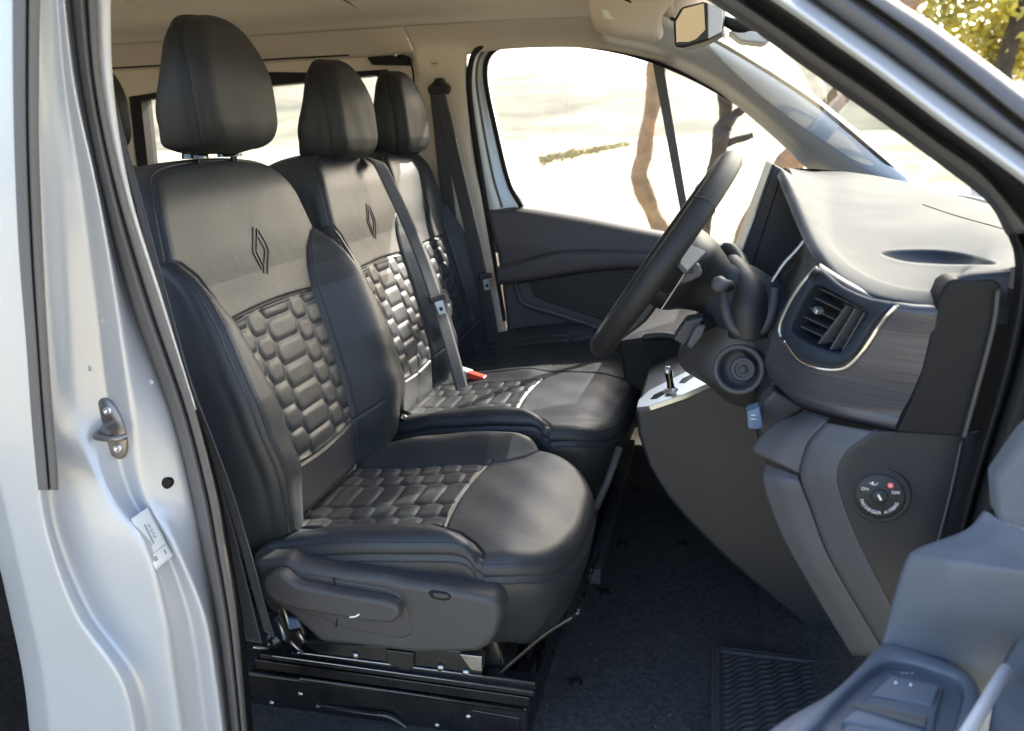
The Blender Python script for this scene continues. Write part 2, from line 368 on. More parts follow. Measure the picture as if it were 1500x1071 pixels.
TB = math.radians(15); BO = np.array([.125, 0, .93]); BT = np.array([-math.sin(TB), 0, math.cos(TB)]); BN = np.array([math.cos(TB), 0, math.sin(TB)])
EMB = [[(868, 497), (869, 660), (935, 770)], [(891, 655), (891, 497), (972, 640), (972, 800)], [(891, 655), (946, 752)], [(903, 565), (948, 645), (948, 795)]]
def on_back(px, py):
    q = PP(px, py, BO, BN); return float(q[1]), float(np.dot(q - BO, BT))
EMB = [[on_back(180 + x/4.463, 220 + y/4.463) for x, y in l] for l in EMB]
def backrest(parent, cy, w, nring, nout, q0=.0, blen=1.0, thick=.13, stitch=True, cs=None, kq=None):
    """Quilted backrest centred at Y=cy; w scales its width."""
    k = w/.30; kq = k if kq is None else kq; cs = kq if cs is None else cs
    out = [(-.25, -.03), (0, -.035), (.25, -.03), (.285, .05), (.305, .16), (.31, .27), (.30, .38), (.282, .47), (.265, .545), (.245, .615), (.20, .668), (.10, .682), (0, .684),
           (-.10, .682), (-.20, .668), (-.245, .615), (-.265, .545), (-.282, .47), (-.30, .38), (-.31, .27), (-.305, .16), (-.285, .05)]
    out = [(a*k, b) for a, b in out]
    def si(t): return np.interp(t, [0, .09, .25, .38, .43, .47, .50, .53], np.array([.135, .14, .15, .165, .182, .205, .24, .33])*kq)
    def bh(t): return np.interp(t, [-.05, 0, .1, .25, .38, .45, .50, .53], [.035, .055, .074, .078, .070, .055, .035, .0])*blen
    qt = lambda s: .388 - .25*s*s; qb = lambda s: .076 + .5*s*s
    def top(s, t):
        a = np.abs(s); b = si(t); n = -.012 + .012*np.cos(np.clip((t - .2)/.25, -1, 1)*math.pi/2)
        n = n - .030*S(.57, .71, t)**1.5 - .02*S(.12, -.04, t) + .006*S(.40, .52, t)
        x = np.clip((a - b)/(.105*k*min(1, (w - .15*kq)/.09)), 0, 1)
        n = n + bh(t)*np.sin(x*math.pi/2)**1.2
        n = n - .004*np.exp(-((np.hypot(s/k/.30, (t - .33)/.352)**4 + 0*t) - .86)**2/.0004)*0
        nog = np.exp(-((a - b)/.0035)**2)*S(.54, .50, t)*S(-.05, .0, t)
        n = n - .0050*nog
        inq = (a < b) & (t > qb(s)) & (t < qt(s))
        e = np.minimum(np.minimum(b - a, t - qb(s)), qt(s) - t)
        n = n + np.where(inq, hexpuff(s/cs, t, .056, .0478, .050, .0036, q0)*np.clip(e/.006, 0, 1) - .004*np.clip(e/.01, 0, 1), 0)
        inx = (a < b)
        n = n - .0055*np.exp(-((t - qt(s))/.003)**2)*inx - .0055*np.exp(-((t - qb(s))/.003)**2)*inx
        # bolster cross seam low down, cap seam, creases
        n = n - .003*np.exp(-((t - (.085 + .25*(a - b)))/.0025)**2)*(a > b)*S(.03, .0, a - b - .05)
        n = n + .0016*np.sin(60*t + 25*s)*S(.3, .1, t)*(a > b) + .0012*np.sin(38*s + 20*t + 9*s*t)*S(.10, .0, t)
        return n
    fr = (BO + np.array([0, cy, 0]), (0, 1, 0), BT, BN)
    side = [(0, .004), (-.001, .010), (-.003, .014), (-.006, .03), (-.009, .055), (-.010, .08), (-.008, thick - .03), (.0, thick - .008), (.012, thick), (.10*k, thick + .004), (.19*k, thick + .004)]
    o = pillow('backrest', out, fr, top, .030, side, 'leather', parent, nring, nout, center=(0, .33), seam=.0115)
    O, A, B, Nn = [np.array(v, float) for v in fr]
    def at(s, t, up=.0004):
        s = np.asarray(s, float); t = np.asarray(t, float); n = top(s, t) + up
        return O + s[..., None]*A + t[..., None]*B + n[..., None]*Nn
    # emblem strokes
    Vs, Fs, n0 = [], [], 0
    for l in EMB:
        l = resample(np.array(l), 14, False); l = np.stack([l[:, 0]*(.9 if k < .95 else 1), l[:, 1]], 1)
        p = at(l[:, 0], l[:, 1], .0006); T = np.gradient(p, axis=0); T /= np.linalg.norm(T, axis=1)[:, None]; Sd = np.cross(T, BN)
        V = np.stack([p - Sd*.0019, p + Sd*.0019, p + Sd*.0016 + BN*.001, p - Sd*.0016 + BN*.001], 1).reshape(-1, 3); m_ = len(l)
        Fs.append(gridfaces(m_, 4, False, True) + n0); Vs.append(V); n0 += len(V)
    npmesh('emblem', np.concatenate(Vs), np.concatenate(Fs), 'emblem', o)
    if stitch:
        P = resample(chaikin(out, 3), 700); c = np.array((0, .33)); rows = []
        for e in (.0165, .0065):
            Tn = np.roll(P, -1, 0) - np.roll(P, 1, 0); Tn /= np.linalg.norm(Tn, axis=1)[:, None]; on = np.stack([Tn[:, 1], -Tn[:, 0]], 1); on = on*np.sign((on*(P - c)).sum())
            rho = (1 - e/((P - c)*on).sum(1))[:, None]; q = c + (P - c)*rho; kk = q[:, 1] > .02; 
            # start the run at the bottom so it is one piece
            i0 = np.argmin(P[:, 1] + np.abs(P[:, 0])); q = np.roll(q, -i0, 0); q = q[q[:, 1] > .0]
            dr = .03*(1 - math.sqrt(1 - (1 - min(1, e/.03))**2))
            p3 = at(q[:, 0], q[:, 1], .0006 - dr)
            rows.append(stitches('', p3, BN, None))
        for sg in (-1, 1):
            t = np.linspace(.03, .475, 120); rows.append(stitches('', at(sg*(si(t) + .010), t, .0006), BN, None))
        stitch_obj(rows, o)
        t = np.linspace(.09, .45, 110); stitch_obj([stitches('', at(-(si(t) + .006), t, .0008), BN, None, ln=.0034, w=.0008)], o, 'stitch_grey')
    return o, at
def headrest(parent, cy, k=1., dz=0., thick=.098, nr=60, label=None, dx=0.):
    out = [(-.106, 0), (0, -.004), (.106, 0), (.124, .028), (.132, .075), (.131, .12), (.122, .165), (.099, .206), (.064, .232), (0, .240), (-.064, .232), (-.099, .206), (-.122, .165), (-.131, .12), (-.132, .075), (-.124, .028)]
    out = [(a*k, b) for a, b in out]; th = math.radians(3)
    O = np.array([-.012 + dx, cy, 1.592 + dz]); T = np.array([-math.sin(th), 0, math.cos(th)]); Nn = np.array([math.cos(th), 0, math.sin(th)])
    def top(s, t):
        return .012*np.cos(np.clip(s/.14, -1, 1)*math.pi/2) + .010 - .034*S(.10, .26, t)**1.3 - .014*S(.05, -.01, t) + .0006*np.sin(70*s + 30*t)
    dep = lambda f: (lambda s, t: (thick - .055*S(.05, .24, t))*f)
    side = [(0, .003), (.003, .0055), (.003, .0075), (-.001, .011), (-.004, .03), (-.003, dep(.5)), (.0, dep(.75)), (.006, dep(.9)), (.016, dep(.98)), (.04, dep(1.02)), (.08, dep(1.03))]
    o = pillow('headrest', out, (O, (0, 1, 0), T, Nn), top, .026, side, 'leather_headrest', parent, nr, 220, center=(0, .11), label=label)
    P = resample(chaikin(out, 3), 500); c = np.array((0, .11)); rows = []
    for rho in (.945, .915):
        q = c + (P - c)*rho; e = (1 - rho)*.125; dr = .026*(1 - math.sqrt(max(0, 1 - (1 - min(1, e/.026))**2)))
        n = top(q[:, 0], q[:, 1]) - dr + .0003; rows.append(stitches('', O + q[:, :1]*np.array([0, 1, 0]) + q[:, 1:]*T + n[:, None]*Nn, Nn, None, pitch=.0045, ln=.003, w=.0005))
    stitch_obj(rows, o)
    for sg in (-1, 1):
        yy = cy + sg*.062*k; b = np.array([-.088 + dx, yy, 1.52]); t = np.array([-.075 + dx, yy, 1.61 + dz])
        tube('headrest_post', [b, t], .0065, 'black_metal', parent, 12)
        disc_rings('post_collar', b + [0, 0, .056], (0, 0, 1), [(.0, .028), (.017, .028), (.022, .022), (.024, .0)], 'gloss_black', parent, 20)
    return o
def cushion(parent, O, W_, L, k, zones, nring, nout, skirt=.17, center=None, bol=.040, name='cushion', m='leather', near_end=True, tapered=.06, bench=False):
    """Seat cushion. zones = list of (centre s, half width of quilt)."""
    O = np.array(O, float); T = np.array([1, 0, .03]); T /= np.linalg.norm(T); A = np.array([0, 1., 0]); Nn = np.array([-T[2], 0, T[0]]); hw = W_
    out = [(-hw*.98, 0), (-hw*.9, -.02), (0, -.02), (hw*.9, -.02), (hw*.98, 0), (hw, .12), (hw*1.02, .30), (hw*.99, L - .12), (hw - .035, L - .05), (hw - .10, L - .005), (hw*.3, L + .015), (-hw*.3, L + .015), (-(hw - .10), L - .005), (-(hw - .035), L - .05), (-hw*.99, L - .12), (-hw*1.02, .30), (-hw, .12)]
    fr_t = .305
    def si(t): return np.interp(t, [0, .22, fr_t, .35, .385, .41, .43], [0, 0, .003, .022, .055, .09, .2])
    def top(s, t):
        n = -.008 + .018*S(.05, .32, t) - .030*S(L - .13, L + .02, t)**1.4 - .02*S(.03, -.03, t)
        edge = hw - .115
        a = np.abs(s); b = edge + si(t); x = np.clip((a - b)/(.085), 0, 1)
        bh = bol*S(.46, .38, t)*(.55 + .45*S(0, .15, t))
        n = n + bh*np.sin(x*math.pi/2)**1.3
        n = n - .004*np.exp(-((a - b)/.0035)**2)*S(.43, .40, t)
        n = n - .006*np.exp(-((t - (.40 + .35*np.clip(hw - a, 0, .05) ))/.004)**2)*(a > b)
        for (c, q) in zones:
            u = np.abs(s - c); tq = fr_t + .5*(s - c)**2
            inq = (u < q) & (t < tq); e = np.minimum(q - u, tq - t)
            n = n + np.where(inq, hexpuff(s - c, t, .053, .0455, .048, .0030, .01)*np.clip(e/.006, 0, 1) - .0025*np.clip(e/.02, 0, 1), 0)
            n = n - .0035*np.exp(-((t - tq)/.0035)**2)*(u < q + .02)
            n = n - .004*np.exp(-((u - q)/.003)**2)*S(tq + .01, tq - .01, t)
        if bench:
            n = n + .012*np.exp(-((s - bench)/.05)**2)*S(.34, .26, t) - .007*np.exp(-((s - bench - .0)/.0045)**2)
        n = n + .0013*np.sin(45*s + 12*t)*np.sin(30*t) + .0009*np.sin(70*t + 9*np.sin(23*s) + 31*s)*S(.40, .48, t)*S(.5, 1., a/hw)
        return n
    side = [(0, .003), (.0022, .0055), (.0022, .0085), (-.001, .012), (-.001, .035), (.006, .07), (.020, .11), (.040, .145), (.058, skirt - .006), (.075, skirt), (.2, skirt + .002)]
    o = pillow(name, out, (O, A, T, Nn), top, .028, side, m, parent, nring, nout, center=center or (0, L*.48))
    def at(s, t, up=.0004):
        s = np.asarray(s, float); t = np.asarray(t, float); n = top(s, t) + up
        return O + s[..., None]*A + t[..., None]*T + n[..., None]*Nn
    P = resample(chaikin(out, 3), 900); c = np.array(center or (0, L*.48)); rows = []
    for off, dz in ((0, .0165), (0, .0005)):
        q = c + (P - c)*(1 if off == 0 and dz > .01 else .985)
        i0 = np.argmin(P[:, 1]); q = np.roll(q, -i0, 0); q = q[q[:, 1] > .02]
        outn = (q - c)/np.linalg.norm(q - c, axis=1)[:, None]
        dr = .028 if dz > .01 else .028*(1 - math.sqrt(1 - (1 - min(1, .015*hw/.028))**2))
        n = top(q[:, 0], q[:, 1]) - dr - (dz if dz > .01 else -.0008); e = .0048 if dz > .01 else 0
        p3 = O + (q[:, :1] + outn[:, :1]*e)*A + (q[:, 1:] + outn[:, 1:]*e)*T + n[:, None]*Nn
        rows.append(stitches('', p3, outn[:, :1]*A + outn[:, 1:]*T if dz > .01 else Nn, None))
    stitch_obj(rows, o)
    return o, at
# ---- driver seat
ds = thing('driver_seat', 'nearest seat, black quilted leather with its own tall headrest and grey side cover', 'car seat', (.3, 0, .55))
dback, dat = backrest(ds, 0, .30, 230, 900)
headrest(ds, .016, .95, 0, nr=90)
dcush, dcat = cushion(ds, (.09, -.025, .915), .262, .535, 1, [(0, .147)], 200, 900)
# bench
bs = thing('passenger_bench', 'black quilted leather double bench with two backrests, beyond the nearest seat', 'bench seat', (.3, .78, .55))
backrest(bs, .56, .240, 170, 640, blen=.55, kq=.86)
backrest(bs, .995, .225, 140, 560, blen=.5, kq=.80)
headrest(bs, .575, .93, -.034, nr=50, dx=-.015); headrest(bs, 1.005, .86, -.034, nr=50, dx=-.015)
cushion(bs, (.09, .775, .935), .475, .560, 1, [(-.235, .15), (.235, .15)], 150, 1100, skirt=.17, bench=.0001, center=(0, .27))
# ================================================================== van shell
van = thing('van', 'silver van body around the open front doorway, with beige roof lining', 'van', (.5, .45, 0))
def facet(name, rows, m, parent=None, nv=90, nu=60, sm=3, solid=.003, label=None):
    """rows: list of [(px,py,Y)...]; smooth along, folded across (panel creases)."""
    C_ = np.array([[PY(*p) for p in r] for r in rows]); A = cr1(C_, nu)
    out = []
    for r in A:
        q = resample(r, nv, False)
        for _ in range(sm): q = np.vstack([q[:1], .25*q[:-2] + .5*q[1:-1] + .25*q[2:], q[-1:]])
        out.append(q)
    o = npmesh(name, np.array(out), gridfaces(nu, nv), m, parent, label)
    if solid: s = o.modifiers.new('s', 'SOLIDIFY'); s.thickness = solid; s.offset = -1
    return o
ys = [-60, 120, 280, 440, 600, 720, 800, 900, 1000, 1120]
cA = [-90, -88, -82, -65, -35, 2, 22, 45, 65, 78]; cB = [20, 22, 28, 40, 54, 60, 75, 113, 180, 208]; cC = [54, 56, 61, 71, 80, 76, 97, 150, 221, 238]
cD = [66, 76, 88, 99, 114, 158, 213, 240, 254, 270]; cE = [88, 108, 143, 171, 193, 209, 256, 299, 317, 332]; cF = [95, 117, 148, 189, 249, 280, 296, 315, 329, 342]
cG = [141, 150, 184, 235, 286, 317, 331, 347, 357, 367]
yD = [-.53, -.53, -.53, -.53, -.535, -.55, -.56, -.56, -.56, -.56]
rows = []
for i, y in enumerate(ys):
    rows.append([(cA[i] - 30, y, -.54), (cA[i], y, -.585), (cB[i], y, -.60), ((cB[i] + cC[i])/2, y + 2, -.565), (cC[i], y, -.56), (cD[i], y, yD[i]), (cD[i]*.4 + cE[i]*.6, y, -.505), (cE[i], y, -.510), (cF[i] - 2, y, -.462), (cF[i] + 8, y, -.44)])
bpil = facet('b_pillar', rows, 'paint', van, nv=140, nu=90, sm=4)
rows = []
for i, y in enumerate(ys):
    f = lambda k: cF[i] + (cG[i] - cF[i])*k
    rows.append([(f(0), y, -.462), (f(.12), y, -.482), (f(.42), y, -.486), (f(.56), y, -.476), (f(.60), y, -.466), (f(.66), y, -.480), (f(.88), y, -.474), (f(.98), y, -.445), (f(.94), y, -.42)])
facet('door_seal', rows, 'rubber', van, nv=80, nu=90, sm=2)
cH = [162, 166, 191, 239, 288]
facet('pillar_trim', [[(cG[i] - 6, y, -.44), (cG[i] + (cH[i] - cG[i])*.4, y, -.442), (cH[i], y, -.425), (cH[i] - 1, y, -.39)] for i, y in enumerate(ys[:5])], 'trim_pale', van, nv=24, nu=60)
# dark lower trim behind the seat
patch('lower_pillar_trim', [[PY(x, y, yy) for x, yy in ((cG[i] - 8, -.45), (cG[i] + 2, -.40), (cG[i] + 8, -.33))] for i, y in list(enumerate(ys))[4:]], 'rubber_dark', van, 30, 8)
# the black strip on the pillar's rear edge
st = [(18, 60, -60), (20, 57, 180), (27, 63, 360), (38, 70, 500), (45, 77, 600), (52, 84, 680), (56, 86, 718)]
def band(c0, c1, dy=0): return [PY(a + (b - a)*c0, y, -.612 + dy) for a, b, y in st]
L0, L1 = band(0, 1), [PY(b, y, -.605) for a, b, y in st]; L0 = [PY(a, y, -.612) for a, b, y in st]
def prof(ts):
    return [[PY(a + (b - a)*k, y, -.60 - h) for k, h in ts] for a, b, y in st]
o = patch('edge_strip', prof([(0, .0), (.04, .016), (.45, .020), (.5, .010), (.55, .006), (.62, .018), (.95, .014), (1, -.004)]), 'rubber', van, 60, 50, .004)
# striker, plug and sticker on the pillar
def pill(px, py, dy=-.003):    # a place on the pillar face near the pixel
    return PY(px, py, -.512 + dy)
TB_ = bvh(bpil)
def onb(px, py, off=.0): return hit(TB_, px, py, off, PY(px, py, -.52))
sc0 = onb(164, 628, .004); sn = np.array([.10, -1, .0]); sn /= np.linalg.norm(sn); su = np.array([.995, .10, 0.]); sz_ = np.array([-.12, 0, .99])
tt_ = np.linspace(0, 2*math.pi, 48, endpoint=False)
secs_ = [[sc0 + sn*h + su*(r*.0205*math.cos(a)) + sz_*(r*.044*math.sin(a)) for a in tt_] for r, h in ((1.04, -.01), (1.03, .002), (.98, .004), (.5, .0042), (0, .0042))]
o = npmesh('striker_plate', np.array(secs_), gridfaces(5, 48, False, True), 'striker', van)
a = sc0 + sn*.004 - su*.010 + sz_*-.002; tube('striker_loop', [a, a + sn*.016, a + sn*.026 + su*.006, a + sn*.030 + su*.022, a + sn*.029 + su*.040, a + sn*.020 + su*.046], .0045, 'striker', o, 10, smoothn=40)
a = sc0 + sn*.004 + su*.004 + sz_*.010; tube('striker_loop', [a, a + sn*.014 + sz_*.0, a + sn*.024 + su*.004 - sz_*.003, a + sn*.028 + su*.016 - sz_*.008], .0045, 'striker', o, 10, smoothn=24)
for k in (-1, 1):
    disc_rings('bolt', sc0 + sn*.004 + sz_*(.028*k) + su*.004, sn, [(0, .001), (.0025, .001), (.003, .003), (.0055, .003), (.0062, 0)], 'chrome', o, 20)
disc_rings('plug', onb(244, 708, .001), (.3, -1, 0), [(0, .002), (.006, .003), (.0085, .001), (.009, -.006)], 'rubber_dark', van, 24)
qq = [(191.6, 760), (216.8, 743), (253.8, 815), (228.6, 835)]
QC = [onb(a_, b_, .003) for a_, b_ in qq]
def sq(u, v, off=.003):
    a_, b_ = QC[0]*(1 - u) + QC[1]*u, QC[3]*(1 - u) + QC[2]*u; p = a_*(1 - v) + b_*v; w_ = CP - p; return p + w_/np.linalg.norm(w_)*off
def mx0(a, b, k): return (a[0]*(1 - k) + b[0]*k, a[1]*(1 - k) + b[1]*k)
def decal(name, u0, v0, u1, v1, m, par, off, nu=3, nv=3):
    V = [[sq(u0 + (u1 - u0)*i/(nu - 1), v0 + (v1 - v0)*j/(nv - 1), off) for j in range(nv)] for i in range(nu)]
    return npmesh(name, np.array(V), gridfaces(nu, nv), m, par)
stk = decal('sticker', 0, 0, 1, 1, 'sticker', van, .002, 9, 18); stk.modifiers.new('s', 'SOLIDIFY').thickness = .0004
def ink(u0, v0, u1, v1, name='print_line'): decal(name, u0, v0, u1, v1, 'ink', stk, .0034)
ink(.03, .73, .97, .738); ink(.44, .22, .48, .60)
for i in range(8): ink(.55 + .03*(i % 3), .26 + .036*i, .66 + .05*(i % 2), .272 + .036*i)
for i in range(5): ink(.20, .40 + .04*i, .27 + .03*(i % 2), .412 + .04*i)
for i in range(3): ink(.30, .50 + .04*i, .38, .512 + .04*i)
ink(.16, .80, .28, .82); ink(.16, .85, .28, .87); ink(.14, .81, .17, .86); ink(.27, .81, .30, .86); ink(.74, .80, .78, .88)
# roof, ceiling, cove
def wp(x, y, z): return np.array([x, y, z], float)
xs = [-2.3, -1.4, -.5, .3, .86]
patch('roof_panel', [[wp(x, y, z - (.0 if x < .5 else .04)) for y, z in ((-.50, 1.92), (-.42, 1.99), (0, 2.03), (.45, 2.04), (.9, 2.03), (1.36, 1.99), (1.44, 1.92))] for x in xs], 'paint', van, 30, 40, .01)
zc = lambda x: 1.965 - .02*S(.2, .8, x)
patch('roof_lining', [[wp(x, y, z + (zc(x) - 1.965)) for y, z in ((-.44, 1.88), (-.36, 1.945), (.0, 1.965), (.6, 1.972), (1.02, 1.962), (1.16, 1.940))] for x in (-2.3, -1.4, -.5, .3, .84)], 'lining', van, 30, 50, .006)
def cove(name, x0, x1, m='trim_beige'):
    return patch(name, [[wp(x, y, z) for y, z in ((1.158, 1.945), (1.20, 1.925), (1.245, 1.895), (1.275, 1.872), (1.30, 1.866))] for x in np.linspace(x0, x1, 4)], m, van, 12, 16, .006)
cove('side_cove', -2.3, -.115)
# front part of the cove, curved down to the door frame
patch('side_cove', [[wp(x, y, z) for y, z in prof_] for x, prof_ in (
    (-.11, ((1.12, 1.955), (1.19, 1.93), (1.25, 1.89), (1.27, 1.85), (1.285, 1.80))), (.10, ((1.10, 1.958), (1.18, 1.935), (1.25, 1.905), (1.28, 1.885), (1.30, 1.865))),
    (.45, ((1.08, 1.955), (1.17, 1.935), (1.24, 1.91), (1.28, 1.885), (1.30, 1.86))), (.72, ((1.02, 1.95), (1.12, 1.92), (1.20, 1.88), (1.25, 1.84), (1.28, 1.80))))], 'trim_beige', van, 40, 24, .006)
# far wall behind the seats with the rear window opening
wo = [(-2.3, 1.86), (-.10, 1.86), (-.02, 1.86), (-.02, .6), (-1.2, .6), (-2.3, .6)]
def wxz(pts, y): return [wp(a, y, b) for a, b in pts]
pw = [PY(210, 147, 1.30), PY(450, 119, 1.30), PY(553, 111, 1.30), PY(566, 240, 1.30), PY(400, 262, 1.30), PY(222, 262, 1.30)]
wi = [(p[0], p[2]) for p in pw]
wi = [(a, b) for a, b in [(wi[0][0], wi[0][1]), ((wi[0][0] + wi[2][0])/2, wi[0][1]*.5 + wi[2][1]*.5 + .0), wi[2], wi[3], ((wi[3][0] + wi[5][0])/2, wi[3][1] - .06), (wi[5][0], wi[3][1] - .07)]]
def rr(pts, it=3): return chaikin(np.array(pts), it)
inner = rr(np.repeat(np.array(wi), 2, 0) + 0, 3)
cx_ = inner.mean(0)
def expand(P, d): return P + (P - cx_)/np.linalg.norm(P - cx_, axis=1)[:, None]*d
def loop_rect(x0, x1, z0, z1, like):
    c = like.mean(0); v = like - c; s = np.maximum(np.where(v[:, 0] > 0, v[:, 0]/(x1 - c[0]), v[:, 0]/(x0 - c[0])), np.where(v[:, 1] > 0, v[:, 1]/(z1 - c[1]), v[:, 1]/(z0 - c[1]))); return c + v/s[:, None]
nW = 160; inn = resample(inner, nW)
outr = loop_rect(-2.3, -.015, .6, 1.868, inn)
def ring2(name, a, b, y, dy, m, parent, bev=.002):
    n = len(a); V = [wp(p[0], y, p[1]) for p in a] + [wp(p[0], y, p[1]) for p in b] + [wp(p[0], y + dy, p[1]) for p in b] + [wp(p[0], y + dy, p[1]) for p in a]
    i = np.arange(n); j = (i + 1) % n; F = np.concatenate([np.stack([i + u*n, j + u*n, j + w*n, i + w*n], 1) for u, w in ((0, 1), (1, 2), (2, 3), (3, 0))])
    o = npmesh(name, V, F, m, parent); o.data.polygons.foreach_set('use_smooth', [False]*len(o.data.polygons)); return o
ring2('side_wall', outr, expand(inn, .05), 1.285, .10, 'trim_beige', van)
ring2('window_frame', expand(inn, .052), expand(inn, .004), 1.292, .06, 'rubber_dark', van)
V = [wp(p[0], 1.33, p[1]) for p in expand(inn, .02)]; o = mesh('rear_window_glass', V, [list(range(nW))], 'glass', van, False)
slab('slider_gap', [wp(-2.2, 1.262, 1.868), wp(-.335, 1.262, 1.868), wp(-.335, 1.262, 1.880), wp(-2.2, 1.262, 1.880)], (0, .02, 0), 'rubber_dark', van, .002)
# details of the lining
def outline(name, pts, r, m, parent, y=None, z=None, closed=True, n=60):
    P = [PY(a, b, y) if z is None else PZ(a, b, z) for a, b in pts]; return tube(name, P, r, m, parent, 8, closed, n)
outline('blanking_cover', [(164, 64), (186, 64), (191, 70), (190, 80), (164, 82)], .002, 'trim_beige', van, 1.24)
outline('blanking_cover', [(380, 50), (396, 54), (406, 66), (403, 78), (380, 82)], .002, 'trim_beige', van, 1.24)
outline('blanking_cover', [(420, 48), (455, 46), (458, 56), (450, 64), (430, 66), (421, 58)], .002, 'trim_beige', van, 1.235)
patch('lining_step', [[PZ(488, 72, 1.90), PZ(550, 66, 1.90), PZ(602, 62, 1.90)], [PZ(487, 86, 1.885), PZ(550, 81, 1.885), PZ(610, 74, 1.885)]], 'trim_beige', van, 8, 16, .006)
tube('lining_seam', [PZ(495, -5, 1.962), PZ(530, 15, 1.962), PZ(563, 32, 1.958)], .0022, 'rubber', van, 8, smoothn=20)
tube('lining_seam', [PZ(170, 0, 1.963), PZ(225, 14, 1.963), PZ(400, 30, 1.963), PZ(545, 38, 1.96)], .0016, 'lining', van, 8, smoothn=30)
slab('hook_bracket', [PY(537, 84, 1.26), PY(590, 80, 1.26), PY(600, 84, 1.26), PY(598, 96, 1.26), PY(545, 95, 1.26)], (0, .02, 0), 'rubber_dark', van, .003)
tube('cable', [PY(585, 84, 1.255), PY(597, 86, 1.25), PY(604, 100, 1.255), PY(607, 126, 1.27)], .0035, 'rubber_dark', van, 8, smoothn=24)
disc_rings('screw_cap', PY(579, 81, 1.25), (0, -1, 0), [(0, .006), (.006, .005), (.007, 0)], 'chrome', van, 16)
# far B pillar
pl = [(598, 76), (604, 130), (616, 220), (632, 320), (655, 430), (672, 520)]; pr_ = [(684, 60), (683, 120), (694, 230), (708, 300), (733, 440), (747, 530)]
patch('far_pillar', [[PY(a[0], a[1], 1.287), PY((a[0]*2 + b[0])/3, (a[1]*2 + b[1])/3, 1.272), PY((a[0] + b[0]*2)/3, (a[1] + 2*b[1])/3, 1.270), PY(b[0] - 4, b[1], 1.275), PY(b[0] + 2, b[1], 1.30)] for a, b in zip(pl, pr_)], 'trim_beige', van, 30, 20, .005)
disc_rings('airbag_badge', PY(637, 93, 1.268), (0, -1, 0), [(.0115, 0), (.0125, .0015), (.0135, 0)], 'trim_beige', van, 24)
text('badge_print', 'AIRBAG', PY(637, 93, 1.267), (1, 0, 0), (0, 0, 1), .006, 'rubber', van)
# floor
fl = [wp(-2.3, -.42, .55), wp(1.16, -.42, .55), wp(1.16, 1.3, .55), wp(-2.3, 1.3, .55)]
o = patch('floor', [[wp(x, y, .55 + .0*x) for y in (-.42, .2, .8, 1.3)] for x in (-2.3, -.5, .6, 1.0)] + [], 'carpet', None, 60, 40, .01); o['kind'] = 'structure'
fl_ = o
patch('toe_board', [[wp(x, y, z) for y in (-.40, .2, .8, 1.3)] for x, z in ((.98, .555), (1.10, .575), (1.24, .68), (1.34, .85), (1.38, 1.3))], 'carpet', fl_, 30, 20, .01)
for px, py in ((932, 717), (911, 797), (999, 797), (886, 868), (843, 999), (836, 752)):
    c = PZ(px, py, .552); disc_rings('carpet_stud', c, (0, 0, 1), [(0, .006), (.008, .006), (.012, .003), (.014, -.002)], 'rubber_dark', fl_, 20)
for i in range(12):
    px, py = rng.uniform(800, 1090), rng.uniform(890, 1065); c = PZ(px, py, .556); s = rng.uniform(.0005, .0011)
    box('crumb', c, (s*2.5, s, s), 'trim_beige', fl_, 0, ax=[(math.cos(i), math.sin(i), 0), (-math.sin(i), math.cos(i), 0), (0, 0, 1)])
# front and rear closures that keep the cab dark
patch('bulkhead', [[wp(1.40, y, z) for y in (-.42, .4, 1.35)] for z in (.5, 1.0, 1.42)], 'plastic_dark', van, 4, 4, .01)
patch('rear_wall', [[wp(-2.3, y, z) for y in (-.50, .4, 1.4)] for z in (.5, 1.2, 1.95)], 'trim_beige', van, 4, 4, .02)
patch('lower_side_panel', [[wp(x, -.56, z) for x in (-2.3, -1.2, -.30)] for z in (.35, .8, 1.22)], 'paint', van, 4, 4, .05)
patch('hood', [[wp(x, y, z + dz) for y, dz in ((-.52, -.12), (-.3, 0), (.45, .05), (1.1, 0), (1.38, -.12))] for x, z in ((1.38, 1.40), (1.7, 1.33), (2.1, 1.18), (2.25, .95), (2.28, .5))], 'paint', van, 24, 30, .01)
# windscreen, far A pillar
base = [(1.27, -.40), (1.36, -.1), (1.41, .45), (1.36, .95), (1.25, 1.24)]
patch('windscreen', [[wp(x, y, 1.435 + (.02 if y > .9 else 0)) for x, y in base], [wp(x - .27, y, 1.66) for x, y in base], [wp(x - .52, y*.97, 1.875) for x, y in base]], 'glass_green', van, 24, 30, 0)
u = [(905, 8), (980, 30), (1050, 66), (1116, 105), (1184, 150), (1240, 195), (1288, 236), (1345, 283)]; l_ = [(880, 56), (965, 79), (1045, 119), (1100, 159), (1150, 203), (1185, 236), (1222, 262), (1262, 300)]
uy = [1.12, 1.13, 1.14, 1.14, 1.14, 1.14, 1.13, 1.10]
patch('far_a_pillar', [[PY(a[0] + 6, a[1] - 8, y + .06), PY(*a, y), PY(a[0]*.6 + b[0]*.4, a[1]*.6 + b[1]*.4, y + .025), PY(a[0]*.25 + b[0]*.75, a[1]*.25 + b[1]*.75, y + .07), PY(*b, y + .14), PY(b[0] - 4, b[1] + 6, y + .18)] for a, b, y in zip(u, l_, uy)], 'trim_pale', van, 50, 24, .006)  # beige trim given a pale tone that carries the light along it
tube('windscreen_edge', [PY(a[0] + 3, a[1] - 3, y - .002) for a, y in zip(u[1:], uy[1:])] + [PY(1400, 300, .75), PY(1450, 312, .6)], .006, 'rubber_dark', van, 8, smoothn=60)
